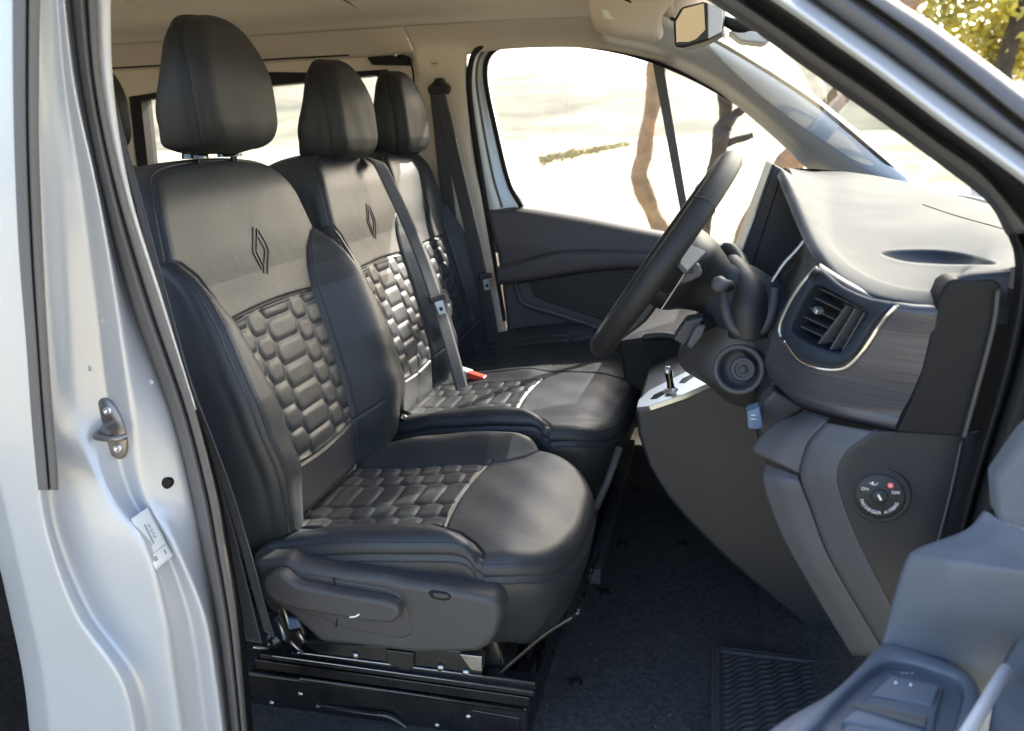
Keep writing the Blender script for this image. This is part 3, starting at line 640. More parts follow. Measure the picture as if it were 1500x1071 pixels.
# near A pillar: bands between the traced lines
bt = [(1000, -25), (1055, 12), (1130, 62), (1210, 118), (1285, 175), (1386, 249), (1447, 298), (1474, 340), (1486, 372)]
def shift(dx, dy): return None
lines = {  # value: [(x,y) along the pillar, upper left to lower right]
 'b0': [(1000, -22), (1085, 33), (1185, 104), (1285, 175), (1386, 249), (1447, 298), (1474, 345)],
 'b1': [(1062, -22), (1139, 31), (1212, 82), (1285, 131), (1369, 195), (1440, 246), (1520, 338)],
 'b2': [(1094, -22), (1160, 22), (1225, 68), (1285, 111), (1386, 188), (1450, 234), (1540, 300)],
 'b3': [(1160, -22), (1225, 24), (1272, 57), (1319, 91), (1420, 165), (1480, 208), (1560, 266)],
 'b4': [(1225, -22), (1270, 8), (1311, 37), (1352, 67), (1430, 130), (1490, 180), (1580, 248)],
 'b5': [(1282, -22), (1320, 4), (1355, 26), (1386, 47), (1440, 86), (1500, 131), (1600, 206)]}
def arow(k, wts, ys_): pass
def mixl(a, b, k, y): return [PY(p[0]*(1 - k) + q_[0]*k, p[1]*(1 - k) + q_[1]*k, y) for p, q_ in zip(lines[a], lines[b])]
def apatch(name, cols, m, sm=2, nv=60):
    C_ = np.array([mixl(*c) for c in cols]).swapaxes(0, 1); A = cr1(C_, 60); out = []
    for r in A:
        q_ = resample(r, nv, False)
        for _ in range(sm): q_ = np.vstack([q_[:1], .25*q_[:-2] + .5*q_[1:-1] + .25*q_[2:], q_[-1:]])
        out.append(q_)
    o = npmesh(name, np.array(out), gridfaces(60, nv), m, van); s = o.modifiers.new('s', 'SOLIDIFY'); s.thickness = .004; s.offset = -1; return o
apatch('pillar_seal', [('b0', 'b1', .10, -.40), ('b0', 'b1', 0, -.43), ('b0', 'b1', .3, -.455), ('b0', 'b1', .75, -.46), ('b0', 'b1', 1, -.445), ('b0', 'b1', 1.05, -.42)], 'rubber_mid')
apatch('a_pillar', [('b0', 'b1', .9, -.44), ('b1', 'b2', .1, -.446), ('b1', 'b2', .6, -.49), ('b1', 'b2', 1, -.54), ('b2', 'b3', .3, -.55), ('b2', 'b3', .8, -.53), ('b3', 'b4', .0, -.51), ('b3', 'b4', .35, -.49)], 'paint')
apatch('outer_seal', [('b3', 'b4', -.03, -.495), ('b3', 'b4', 0, -.515), ('b3', 'b4', .15, -.535), ('b3', 'b4', .7, -.54), ('b3', 'b4', .98, -.525), ('b4', 'b5', .06, -.505), ('b4', 'b5', .2, -.54), ('b4', 'b5', .8, -.53), ('b4', 'b5', 1, -.50), ('b4', 'b5', .95, -.46)], 'rubber_grey')
apatch('underside_shade', [('b1', 'b2', -.08, -.452), ('b1', 'b2', .1, -.455), ('b1', 'b2', .6, -.499), ('b1', 'b2', .95, -.540)], 'rubber_dark')  # dark sheet paints the shade under the pillar's painted step
apatch('seal_groove', [('b4', 'b5', -.06, -.5335), ('b4', 'b5', .04, -.531), ('b4', 'b5', .14, -.5375)], 'rubber_dark', nv=12)
# lower run of the door seal along the A post
lo = [(1474, 340), (1485, 375), (1484, 420), (1470, 500), (1448, 590), (1422, 680), (1396, 780), (1370, 900), (1350, 1080)]
hi = [(1522, 335), (1545, 375), (1550, 430), (1536, 510), (1510, 590), (1478, 680), (1450, 780), (1425, 900), (1400, 1080)]
rowsS = [[(a[0]*(1 - k) + b[0]*k, a[1]*(1 - k) + b[1]*k, y) for k, y in ((.08, -.36), (0, -.40), (.2, -.425), (.34, -.42), (.4, -.405), (.48, -.43), (.72, -.44), (.9, -.43), (1, -.40))] for a, b in zip(lo, hi)]
facet('door_seal', rowsS, 'rubber_dark', van, nv=70, nu=70, sm=2)
facet('a_post', [[(b[0] - 4, b[1], -.415), (b[0] + 12, b[1], -.43), (b[0] + 50, b[1], -.46), (b[0] + 120, b[1], -.47)] for a, b in zip(lo, hi)], 'paint', van, nv=20, nu=40)

slab('far_sill', [wp(-.2, 1.36, .95), wp(1.45, 1.36, .95), wp(1.45, 1.36, .45), wp(-.2, 1.36, .45)], (0, .05, 0), 'paint', van, .01)
# ribbed rubber mat in the footwell
fm = thing('floor_mat', 'ribbed black rubber floor mat with raised rim on the carpet', 'floor mat', PZ(1150, 1010, .56))
U, V_ = np.meshgrid(np.linspace(0, 1, 220), np.linspace(0, 1, 200), indexing='ij')
qa, qb_, qc, qd = PZ(1046, 950, .562), PZ(1268, 976, .562), PZ(1330, 1120, .562), PZ(1044, 1120, .562)
Pm = qa*((1 - U)*(1 - V_))[..., None] + qb_*(U*(1 - V_))[..., None] + qc*(U*V_)[..., None] + qd*((1 - U)*V_)[..., None]
wU, wV = np.linalg.norm(qb_ - qa), np.linalg.norm(qd - qa); e_ = np.minimum(np.minimum(U, 1 - U)*wU, np.minimum(V_, 1 - V_)*wV)
rib = (.5 + .5*np.sin((U*wU*.8 + V_*wV + .004*np.sin(U*wU*160))*2*math.pi/.017))**2*.0035*S(.016, .022, e_)
Pm[..., 2] += rib + .005*S(0, .004, e_)*S(.016, .010, e_)
# round the visible corner
npmesh('ribbed_mat', Pm, gridfaces(220, 200), 'mat_rubber', fm)
tube('mat_rim', [qd + [.002, 0, 0], qa + [0, -.03, 0], qa + [.006, -.006, .001], qa + [.03, .002, 0], qb_], .005, 'mat_rubber', fm, 10, smoothn=60)

tube('step_trim', [PY(-40, 955, .1), PY(0, 961, .1), PY(60, 974, .1)], .003, 'satin', van, 8)
slab('step_box', [PY(-60, 1000, -.1), PY(70, 1012, -.1), PY(80, 1090, -.1), PY(-60, 1090, -.1)], (0, .3, 0), 'plastic', van, .01)
tube('seat_strut', [PY(-30, 840, .1), PY(10, 880, .1), PY(50, 925, .1)], .006, 'plastic', van, 8)

for p in ((131, 540), (226, 640), (221, 560), (150, 470), (262, 700)):
    disc_rings('spot_weld', onb(p[0], p[1], .0003), (.2, -1, 0), [(0, .0003), (.002, .0003), (.0032, .001), (.004, .0)], 'paint', van, 16)
# ================================================================== far door
fd = thing('far_door', 'closed far front door with dark panel, long armrest and clear window', 'door', (.65, 1.32, .6))
O_ = [(738, 470), (722, 370), (712, 305), (703, 250), (691, 170), (687, 112), (698, 74), (733, 56), (800, 52), (870, 57), (940, 70), (1010, 98), (1080, 141), (1150, 192), (1200, 227), (1236, 262)]
I_ = [(790, 470), (780, 370), (768, 303), (748, 268), (728, 190), (713, 115), (719, 80), (746, 66), (800, 64), (868, 69), (935, 83), (1005, 110), (1070, 145), (1130, 185), (1172, 214), (1193, 248)]
def mx(a, b, k): return (a[0]*(1 - k) + b[0]*k, a[1]*(1 - k) + b[1]*k)
patch('window_surround', [[PY(*mx(a, b, k), y) for k, y in ((-.1, 1.305), (.15, 1.300), (.4, 1.306), (.7, 1.325), (.92, 1.335), (1.05, 1.36))] for a, b in zip(O_[1:], I_[1:])], 'paint', fd, 120, 20, .006)
tube('window_seal', [PY(*mx(a, b, .93), 1.326) for a, b in zip(O_[2:], I_[2:])], .0085, 'rubber_dark', fd, 10, smoothn=140)
tube('body_seal', [PY(*a, 1.288) for a in O_], .0095, 'rubber_dark', van, 10, smoothn=150)
tube('inner_seal_lip', [PY(*mx(a, b, .42), 1.300) for a, b in zip(O_[2:], I_[2:])], .0045, 'rubber', fd, 8, smoothn=140)
gp = [PY(*mx(a, b, .97), 1.342) for a, b in zip(O_[2:], I_[2:])] + [PY(1190, 300, 1.342), PY(1100, 380, 1.342), PY(960, 352, 1.342)]
mesh('window_glass', gp, [list(range(len(gp)))], 'glass', fd, False)
slab('window_bar', [PY(953, 78, 1.325), PY(970, 84, 1.325), PY(1014, 345, 1.325), PY(1004, 350, 1.325)], (0, .02, 0), 'rubber', fd, .003)
cols = [712, 770, 860, 950, 1040, 1120]
topy = [303, 306, 320, 337, 353, 366]; 
lv = lambda k, d0, d1: [(c + d0, t + d1) for c, t in zip(cols, topy)]
patch('door_panel', [[PY(c + 30*k, t + dy, y) for c, t in zip(cols, topy)] for dy, y, k in ((-2, 1.33, 0), (1, 1.305, 0), (7, 1.285, .05), (14, 1.278, .1), (50, 1.262, .4), (75, 1.262, .6), (140, 1.262, .9), (200, 1.268, 1.1), (300, 1.27, 1.3))], 'plastic_door', fd, 60, 40, .01)
ar = facet('armrest', [[(x, a - 2, 1.262), (x, a, 1.235), (x, a + 3, 1.215), (x, b - 3, 1.218), (x, b, 1.240), (x, b, 1.262)] for x, a, b in ((727, 394, 416), (750, 388, 415), (785, 378, 410), (820, 371, 404), (862, 369, 398), (905, 370, 394), (950, 373, 394), (1000, 380, 398))], 'plastic_door', fd, nv=24, nu=60)
tube('pocket_edge', [PY(755, 412, 1.262), PY(759, 430, 1.255), PY(770, 446, 1.25), (PY(815, 460, 1.25)), PY(880, 482, 1.25), PY(960, 510, 1.25)], .009, 'plastic_door', fd, 10, smoothn=50)
slab('pocket_shade', [PY(775, 412, 1.258), PY(890, 395, 1.258), PY(930, 400, 1.258), PY(925, 480, 1.258), (PY(880, 468, 1.258)), PY(800, 442, 1.258), PY(782, 434, 1.258)], (0, .006, 0), 'plastic_dark', fd, .003)  # dark raised sheet paints the shade of the pocket recess
# ================================================================== near door, open, at the lower right
nd = thing('open_door', 'blue-grey inner side of the open near door, with switches, at lower right', 'door', (1.2, -.8, .6))
bul = [[(1442, 748, -.545), (1466, 764, -.56), (1500, 777, -.575), (1580, 800, -.61)],
 [(1413, 777, -.550), (1460, 788, -.580), (1500, 800, -.60), (1580, 820, -.63)],
 [(1345, 803, -.560), (1400, 812, -.595), (1500, 830, -.64), (1580, 843, -.66)],
 [(1327, 822, -.563), (1390, 829, -.605), (1500, 846, -.65), (1580, 858, -.67)],
 [(1311, 870, -.560), (1380, 885, -.600), (1495, 910, -.64), (1580, 925, -.66)],
 [(1300, 912, -.557), (1365, 922, -.585), (1470, 950, -.605), (1580, 985, -.63)],
 [(1292, 945, -.556), (1345, 957, -.570), (1440, 992, -.585), (1580, 1050, -.60)],
 [(1290, 965, -.554), (1340, 985, -.556), (1430, 1030, -.56), (1580, 1090, -.57)]]
facet('door_panel', [[(r[0][0] + 6, r[0][1] + 2, r[0][2] + .06), (r[0][0] - 1, r[0][1], r[0][2] + .02)] + r for r in bul], 'door_plastic', nd, nv=80, nu=80, sm=3, solid=.006)
# main door face to the right, facing the cab
patch('door_face', [[PY(x, y, yy) for x, y, yy in r] for r in (
  ((1580, 800, -.62), (1640, 800, -.8), (1750, 800, -1.0)), ((1475, 960, -.62), (1560, 1000, -.72), (1700, 1000, -.9)), ((1455, 1030, -.66), (1540, 1100, -.76), (1650, 1150, -.9)), ((1440, 1120, -.70), (1500, 1180, -.8), (1600, 1250, -.9)))], 'door_plastic', nd, 30, 30, .03)
Zr = 1.03
rim_o = [(1122, 1078), (1160, 1049), (1218, 1015), (1256, 980), (1292, 944), (1318, 944), (1350, 955), (1395, 972), (1425, 992), (1437, 1020), (1436, 1050), (1428, 1085), (1415, 1130), (1090, 1130)]
rim_i = [(1165, 1085), (1196, 1058), (1227, 1024), (1262, 991), (1288, 971), (1310, 966), (1342, 971), (1374, 982), (1403, 994), (1413, 1013), (1409, 1036), (1396, 1080), (1384, 1130), (1130, 1130)]
def pz(p, z): return PZ(p[0], p[1], z)
def rimring(name, A, B, z0, z1, zm_, m):
    A = [pz(p, z0) for p in A]; B = [pz(p, z1) for p in B]; n = len(A)
    C0 = np.array([[a - [0, 0, .05], a - [0, 0, .006], a, a*.5 + b*.5 + [0, 0, zm_], b, b - [0, 0, .01], b - [0, 0, .03]] for a, b in zip(A, B)])
    Q = cr1(C0, 160, True); Q2 = np.swapaxes(cr1(np.swapaxes(Q, 0, 1), 26), 0, 1)
    return npmesh(name, Q2, gridfaces(160, 26, True, False), m, nd)
rimring('armrest', rim_o, rim_i, Zr, Zr + .002, .004, 'door_plastic')
inner_ = [pz(p, Zr - .012) for p in rim_i]
slab('switch_tray', [p for p in inner_], (0, 0, -.02), 'door_plastic', nd, .002)
z2 = Zr - .004
def sw(name, pts, h0, m='door_plastic', par=nd, bev=.003):
    return slab(name, [pz(p, z2 + (p[2] if len(p) > 2 else 0)) for p in pts], (0, 0, -h0), m, par, bev)
sp = sw('switch_block', [(1262, 1030), (1300, 985), (1383, 1002), (1372, 1045), (1358, 1120), (1190, 1120)], .012, bev=.004)
s1 = sw('window_switch', [(1274, 1016, .004), (1305, 988, .008), (1377, 1003, .008), (1366, 1034, .002)], .012, bev=.003)
s2 = sw('window_switch', [(1232, 1054, .004), (1266, 1026, .007), (1360, 1046, .007), (1352, 1075, .002)], .012, bev=.003)
sw('switch_slot', [(1245, 1031, .0095), (1252, 1026, .0095), (1358, 1052, .0095), (1355, 1062, .0095)], .004, 'rubber', bev=.001)
for k, (x, y) in enumerate(((1312, 1001), (1334, 1004))):
    disc_rings('switch_mark', pz((x, y), z2 + .0065), (0, 0, 1), [(0, .002), (.0012, .002), (.0016, 0)], 'white_print', s1, 12)
for x_ in (1322, 1328, 1336): box('switch_print', pz((x_, 986), z2 + .001), (.0022, .0012, .0006), 'white_print', sp, 0)
tube('pull_handle', [pz((1472, 985), 1.075), pz((1462, 1000), 1.08), pz((1434, 1046), 1.08), pz((1400, 1100), 1.07)], .009, 'trim_pale', nd, 14, smoothn=40, ry=.006)  # pale finish paints the sunlight on the handle
# glass run channel at the top of the open door
slab('glass_channel', [PY(1458, 700, -.60), PY(1500, 640, -.62), PY(1580, 560, -.65), PY(1600, 800, -.67), PY(1500, 776, -.63), PY(1462, 762, -.605)], (0, .03, 0), 'door_plastic', nd, .006)

slab('outer_skin', [PY(700, 318, 1.385), PY(950, 346, 1.385), PY(1250, 378, 1.385), PY(1250, 640, 1.385), PY(745, 640, 1.385)], (0, .01, 0), 'paint', fd, .002)
# ================================================================== dashboard
db = thing('dashboard', 'dark dashboard with pale sheen on top, brushed trim and square air vent', 'dashboard', (1.15, .4, 1.2))
lip = [(1146, 250, .25), (1164, 283, .10), (1184, 330, -.05), (1204, 368, -.19), (1234, 403, -.28), (1280, 428, -.34), (1330, 440, -.365), (1380, 444, -.385), (1404, 410, -.395), (1480, 404, -.40)]
lipb = [(1140, 262, .25), (1152, 292, .10), (1172, 340, -.05), (1192, 380, -.185), (1224, 414, -.275), (1272, 439, -.335), (1326, 452, -.36), (1378, 456, -.38), (1404, 450, -.385), (1480, 450, -.39)]
cre = [(1161, 258, .29), (1182, 292, .13), (1207, 334, -.01), (1232, 366, -.14), (1264, 390, -.22), (1305, 408, -.275), (1350, 418, -.31), (1392, 416, -.335), (1415, 398, -.36), (1482, 392, -.38)]
bak = [(1152, 246.5, 1.50), (1176, 248, 1.494), (1210, 251, 1.487), (1250, 257, 1.48), (1296, 267, 1.47), (1346, 281, 1.46), (1410, 300, 1.45), (1470, 320, 1.443), (1540, 345, 1.43), (1620, 370, 1.42)]
L_ = np.array([PY(*p) for p in lip]); B_ = np.array([PY(*p) for p in lipb]); K_ = np.array([PY(*p) for p in cre]); Q_ = np.array([PZ(*p) for p in bak])
far_cols = []
def tweak(a, dy): b = a.copy(); b[:, 1] += dy; return b
rows = [B_ + [.03, 0, -.02], B_, (B_*.5 + L_*.5) + [-.004, -.004, 0], L_, (L_*.5 + K_*.5) + [-.001, -.002, .003], K_, K_*.66 + Q_*.34 + [0, 0, .006], K_*.33 + Q_*.67 + [0, 0, .006], Q_, Q_ + [.06, .02, -.004]]
# continue to the far side of the cab
rows = [np.concatenate([[r[0] + [.02, .95, -.05], r[0] + [.02, .55, -.045], r[0] + [.01, .22, -.02]], r]) for r in rows]
dt = patch('dash_top', rows, 'dash_top', db, 240, 280, 0)
T_ = bvh(dt)
def proj(P):
    c = (np.asarray(P) - CP) @ R; return np.stack([750 - FPX*c[..., 0]/c[..., 2], 535.5 + FPX*c[..., 1]/c[..., 2]], -1)
def inpoly(q, poly):
    x, y = q[:, 0], q[:, 1]; r = np.zeros(len(q), bool); n = len(poly)
    for i in range(n):
        (a, b), (c, d) = poly[i], poly[(i + 1) % n]
        if b != d: r ^= ((b > y) != (d > y)) & (x < (c - a)*(y - b)/(d - b) + a)
    return r
def cut(o, poly):
    bm = bmesh.new(); bm.from_mesh(o.data); C0 = np.array([f.calc_center_median()[:] for f in bm.faces]); m_ = inpoly(proj(C0), poly)
    bmesh.ops.delete(bm, geom=[f for f, k in zip(list(bm.faces), m_) if k], context='FACES'); bm.to_mesh(o.data); bm.free()

# recessed tray slot on top
tr_o = [(1290, 371), (1330, 367), (1380, 368), (1425, 375), (1459, 387), (1420, 388), (1370, 387), (1325, 383)]
tp = cr1(np.array(tr_o, float), 80, True); tpm = tp.mean(0)
def grow(P, d):
    T = np.roll(P, -1, 0) - np.roll(P, 1, 0); T /= np.linalg.norm(T, axis=1)[:, None]; o_ = np.stack([T[:, 1], -T[:, 0]], 1)
    return P + o_*d*np.sign((o_*(P - P.mean(0))).sum())
def srf(P, off): return np.array([hit(T_, a, b, off, PZ(a, b, 1.43)) for a, b in P])
c3 = srf(tp, .0006); cm = c3.mean(0); co = srf(grow(tp, 6), .0004); cmid = srf(grow(tp, 2.5), .0012)
rr3 = [co, cmid, c3 + [0, 0, .0004], c3 + (cm - c3)*.03 + [0, 0, -.003], c3 + (cm - c3)*.15 + [0, 0, -.013], c3 + (cm - c3)*.6 + [0, 0, -.020], c3*0 + cm + [0, 0, -.021]]
npmesh('tray_slot', np.array(rr3), gridfaces(7, 80, False, True), 'dash_top', db)
cut(dt, [tuple(p) for p in grow(tp, 2.5)])
tube('dash_seam', [hit(T_, a, b, .0004, PZ(a, b, 1.45)) for a, b in ((1352, 300), (1400, 316), (1450, 330), (1478, 338))], .0012, 'rubber_dark', db, 6, smoothn=30)
# pod with brushed trim round the vent
pod = [[(1200, 386, -.20), (1242, 412, -.26), (1287, 432, -.29), (1332, 442, -.31), (1374, 446, -.33)],
 [(1198, 390, -.27), (1240, 416, -.32), (1285, 437, -.35), (1330, 447, -.375), (1374, 451, -.39)],
 [(1158, 432, -.25), (1210, 460, -.315), (1270, 480, -.35), (1320, 490, -.375), (1366, 498, -.39)],
 [(1130, 490, -.22), (1180, 520, -.30), (1250, 540, -.345), (1305, 548, -.37), (1352, 552, -.388)],
 [(1120, 530, -.19), (1165, 570, -.28), (1235, 590, -.33), (1290, 598, -.355), (1338, 600, -.378)],
 [(1132, 560, -.16), (1170, 592, -.25), (1225, 612, -.31), (1275, 624, -.34), (1318, 633, -.365)],
 [(1150, 565, -.05), (1185, 592, -.13), (1235, 612, -.19), (1280, 620, -.22), (1318, 630, -.26)]]
pd = patch('trim_panel', [[PY(*p) for p in r] for r in pod], 'brushed', db, 60, 60, .004); TP = bvh(pd)
def onp(p, off): return hit(TP, p[0], p[1], off, PY(p[0], p[1], -.33))
bo = [(1198, 393), (1172, 424), (1150, 462), (1145, 480), (1147, 497), (1163, 517), (1186, 529), (1212, 535), (1232, 534), (1252, 519), (1268, 495), (1286, 468), (1306, 444), (1272, 436), (1234, 419)]
bi = [(1196, 418), (1180, 438), (1166, 466), (1160, 480), (1163, 488), (1176, 498), (1194, 507), (1212, 513), (1229, 516), (1240, 508), (1250, 494), (1260, 478), (1271, 458), (1250, 444), (1222, 429)]
bo = [tuple(p) for p in cr1(np.array(bo, float), 90, True)]; bi = [tuple(p) for p in cr1(np.array(bi, float), 90, True)]; nb = len(bo)
ctr = sum(onp(p, 0) for p in bo)/nb; inw = np.array([.80, .55, -.1]); inw /= np.linalg.norm(inw)
CC = np.array([[onp(a, -.002), onp(a, .004), onp(mx(a, b, .3), .008), onp(mx(a, b, .75), .006), onp(b, .001), onp(b, 0) + inw*.012, onp(b, 0) + inw*.045] for a, b in zip(bo, bi)])
Q2 = np.swapaxes(cr1(np.swapaxes(cr1(CC, 120, True), 0, 1), 30), 0, 1)
vf = npmesh('vent_bezel', Q2, gridfaces(120, 30, True, False), 'dash_top', db)
tube('chrome_line', [onp(p, .003) for p in [(1150, 501), (1160, 517), (1172, 530), (1191, 538), (1218, 542), (1239, 538), (1258, 521), (1272, 502), (1286, 480), (1300, 461), (1314, 447)]], .0030, 'chrome', db, 10, smoothn=80, ry=.0022)
tube('chrome_line', [onp(p, .003) for p in [(1197, 392), (1178, 412), (1160, 438), (1146, 466), (1142, 482), (1144, 494)]], .0026, 'satin', db, 10, smoothn=50)
back = [onp(p, 0) + inw*.04 for p in bi]; mesh('vent_cavity', back, [list(range(nb))], 'gloss_black', vf, False)
for a, b in (((1193, 423), (1268, 460)), ((1184, 436), (1262, 474)), ((1176, 450), (1254, 488)), ((1169, 464), (1246, 501)), ((1164, 478), (1236, 512))):
    A0, B0 = onp(a, 0) + inw*.010, onp(b, 0) + inw*.010; d_ = B0 - A0; up = np.cross(inw, d_); up /= np.linalg.norm(up)
    box('vent_slat', (A0 + B0)/2 + inw*.009, (np.linalg.norm(d_), .018, .0022), 'plastic', vf, .0008, ax=[d_, inw, up])
for a, b in (((1237, 449), (1196, 503)), ((1250, 452), (1213, 512)), ((1263, 458), (1230, 515))):
    A0, B0 = onp(a, 0) + inw*.004, onp(b, 0) + inw*.004; d_ = B0 - A0; up = np.cross(d_, inw); up /= np.linalg.norm(up)
    box('vent_vane', (A0 + B0)/2 + inw*.009, (np.linalg.norm(d_), .020, .0024), 'plastic_grey', vf, .0008, ax=[d_, inw, up])
cut(pd, [mx(a, b, .8) for a, b in zip(bo, bi)])
k0 = onp((1196, 455), .0) + inw*.003; box('vent_knob', k0, (.012, .014, .008), 'satin', vf, .003, ax=[(.3, -.9, -.3), inw, np.cross((.3, -.9, -.3), inw)])
# black end panel
slab('end_panel', [PY(*p) for p in [(1372, 446, -.392), (1384, 418, -.395), (1396, 409, -.396), (1455, 409, -.402), (1466, 416, -.403), (1468, 430, -.403), (1461, 480, -.402), (1440, 562, -.401), (1419, 641, -.40), (1313, 634, -.385), (1334, 590, -.387), (1350, 545, -.39), (1362, 495, -.391)]], (.0, .05, 0), 'rubber_dark', db, .004)
tube('end_panel_edge', [PY(*p) for p in [(1462, 424, -.407), (1455, 478, -.406), (1434, 560, -.405), (1412, 640, -.404)]], .003, 'plastic', db, 8, smoothn=30)
# lower side panels
BLc = [(1209, 619), (1184, 650), (1173, 695), (1187, 739), (1213, 809), (1252, 880), (1300, 960), (1330, 1020)]; BRc = [(1280, 632), (1243, 660), (1228, 692), (1236, 735), (1262, 800), (1303, 880), (1345, 960), (1380, 1020)]
patch('side_band', [[PY(a[0] + 3, a[1], -.30), PY(*a, -.335), PY(*mx(a, b, .35), -.352), PY(*mx(a, b, .8), -.366), PY(*b, -.370), PY(b[0] + 8, b[1], -.368)] for a, b in zip(BLc, BRc)], 'plastic_grey', db, 60, 24, .004)
sd_l = BRc; sd_r = [(1425, 634), (1419, 655), (1411, 690), (1402, 735), (1388, 800), (1372, 880), (1360, 960), (1350, 1020)]
sp_ = patch('side_panel', [[PY(a[0] - 2, a[1], -.3705), PY(*mx(a, b, .1), -.372), PY(*mx(a, b, .5), -.372), PY(*b, -.375), PY(b[0] + 20, b[1], -.37)] for a, b in zip(sd_l, sd_r)], 'plastic_mid', db, 50, 24, .004)
tube('panel_edge', [PY(1409, 645, -.378), PY(1393, 720, -.378), PY(1375, 790, -.378), PY(1350, 880, -.378)], .0018, 'plastic_grey', db, 8, smoothn=30)
patch('knee_cover', [[PY(*a), PY(*mx(a, b, .5), (a[2] + b[2])/2 - .008), PY(*b)] for a, b in (((1178, 600, -.26), (1215, 612, -.32)), ((1168, 607, -.27), (1206, 619, -.332)), ((1132, 622, -.275), (1182, 648, -.334)), ((1102, 656, -.28), (1171, 686, -.335)), ((1115, 670, -.285), (1170, 693, -.334)))], 'plastic_grey', db, 30, 16, .008)
patch('lower_band', [[PY(*a), PY(*mx(a, b, .5), (a[2] + b[2])/2 - .006), PY(*b)] for a, b in (((1121, 679, -.285), (1170, 697, -.325)), ((1117, 704, -.30), (1173, 712, -.334)), ((1129, 746, -.30), (1186, 745, -.334)), ((1150, 795, -.30), (1211, 812, -.334)), ((1200, 882, -.30), (1250, 882, -.334)), ((1248, 960, -.30), (1298, 962, -.334)))], 'plastic_grey', db, 40, 14, .008)
# dark body of the dash reaching across the cab
slab('dash_core', [PY(*p, -.16) for p in [(1150, 480), (1232, 432), (1380, 452), (1400, 700), (1330, 960), (1290, 940), (1180, 760), (1130, 690), (1112, 660), (1110, 600), (1130, 560), (1135, 510)]], (0, 1.35, 0), 'plastic_dark', db, .004)
# little switch under the pod
slab('switch_block', [PY(*p, -.20) for p in [(1108, 620), (1118, 590), (1135, 572), (1180, 598), (1150, 618), (1118, 640)]], (0, .05, 0), 'plastic', db, .006)
sb_ = slab('trim_switch', [PY(*p, -.235) for p in [(1094, 603), (1113, 597), (1119, 625), (1112, 630), (1096, 629)]], (0, .03, 0), 'button_blue', db, .003)
for dz_ in (0, .006): box('switch_print', PY(1104, 614, -.2365) + [0, 0, dz_], (.008, .0006, .0014), 'white_print', sb_, 0)
# passenger airbag switch
TS = bvh(sp_); ac = hit(TS, 1288, 725, 0, PY(1288, 725, -.372)); ax_ = np.array([-.12, -1, .05]); ax_ /= np.linalg.norm(ax_)
ab = disc_rings('airbag_switch', ac, ax_, [(.0, .006), (.0285, .006), (.0300, .0045), (.0315, .002), (.034, .0015), (.0365, .0035), (.038, .001), (.039, -.003)], 'plastic_dark', db, 56)
disc_rings('key_barrel', ac + ax_*.006, ax_, [(0, .003), (.0085, .003), (.0098, .0015), (.0105, -.001)], 'plastic_dark', ab, 32)
xa = np.cross([0, 0, 1.], ax_); xa = -xa if xa[0] < 0 else xa; xa /= np.linalg.norm(xa); ya = np.cross(ax_, xa); ya = ya if ya[2] > 0 else -ya
def onk(r, a, h=.0066): a = math.radians(a); return ac + xa*math.cos(a)*r + ya*math.sin(a)*r + ax_*h
box('key_slot', onk(0, 0, .0095), (.0028, .0085, .0012), 'white_print', ab, .0004, ax=[xa*.86 + ya*.5, ya*.86 - xa*.5, ax_])
for i, ch in enumerate('PASSENGER AIRBAG'):
    a = 200 + i*140/15; ar_ = math.radians(a); r_ = .0225; radial = xa*math.cos(ar_) + ya*math.sin(ar_); tang = -xa*math.sin(ar_) + ya*math.cos(ar_)
    if ch != ' ': text('letter', ch, onk(r_, a), tang, -radial, .0062, 'white_print', ab, .0002)
text('print_off', 'OFF', onk(.0200, 22), xa, ya, .0058, 'white_print', ab, .0002); text('print_on', 'ON', onk(.0200, 155), xa, ya, .0058, 'white_print', ab, .0002)
disc_rings('warning_lamp', onk(.0205, 55), ax_, [(0, .0005), (.0035, .0005), (.0040, 0)], 'red', ab, 20)
disc_rings('warning_lamp', onk(.0205, 55, .0072), ax_, [(.0012, .0001), (.0021, .0001)], 'white_print', ab, 20)
disc_rings('seat_symbol', onk(.0205, 118), ax_, [(0, .0004), (.0013, .0004), (.0015, 0)], 'white_print', ab, 12)
tube('seat_symbol', [onk(.0225, 128), onk(.0185, 122), onk(.0165, 112), onk(.019, 100)], .0006, 'white_print', ab, 6)
# instrument housing and centre screen beyond it
slab('centre_screen', [PY(*p, .30) for p in [(1134, 241), (1163, 258), (1180, 330), (1182, 345), (1150, 400), (1112, 440), (1096, 432), (1079, 388)]], (0, .28, 0), 'screen_back', db, .004)
tube('screen_edge_glint', [PY(1133, 241, .295), PY(1079, 388, .295)], .0030, 'satin', db, 8)  # bright strip paints the sky light along this edge
tube('screen_joint', [PY(1146, 252, .297), PY(1100, 395, .297)], .0010, 'rubber_dark', db, 6)
tube('cluster_trim', [PY(*p, -.02) for p in [(1183, 337), (1180, 350), (1166, 368), (1150, 385), (1134, 408), (1116, 438)]], .0030, 'satin', db, 8, smoothn=40)
patch('cluster_hood', [[PY(1186, 345, .0), PY(1150, 395, .0), PY(1120, 436, .02)], [PY(1196, 372, -.06), PY(1166, 402, -.02), PY(1128, 448, .0)], [PY(1214, 396, -.15), PY(1180, 420, -.09), PY(1140, 468, -.04)], [PY(1206, 405, -.19), PY(1170, 440, -.14), PY(1140, 490, -.10)]], 'plastic_dark', db, 30, 30, .006)
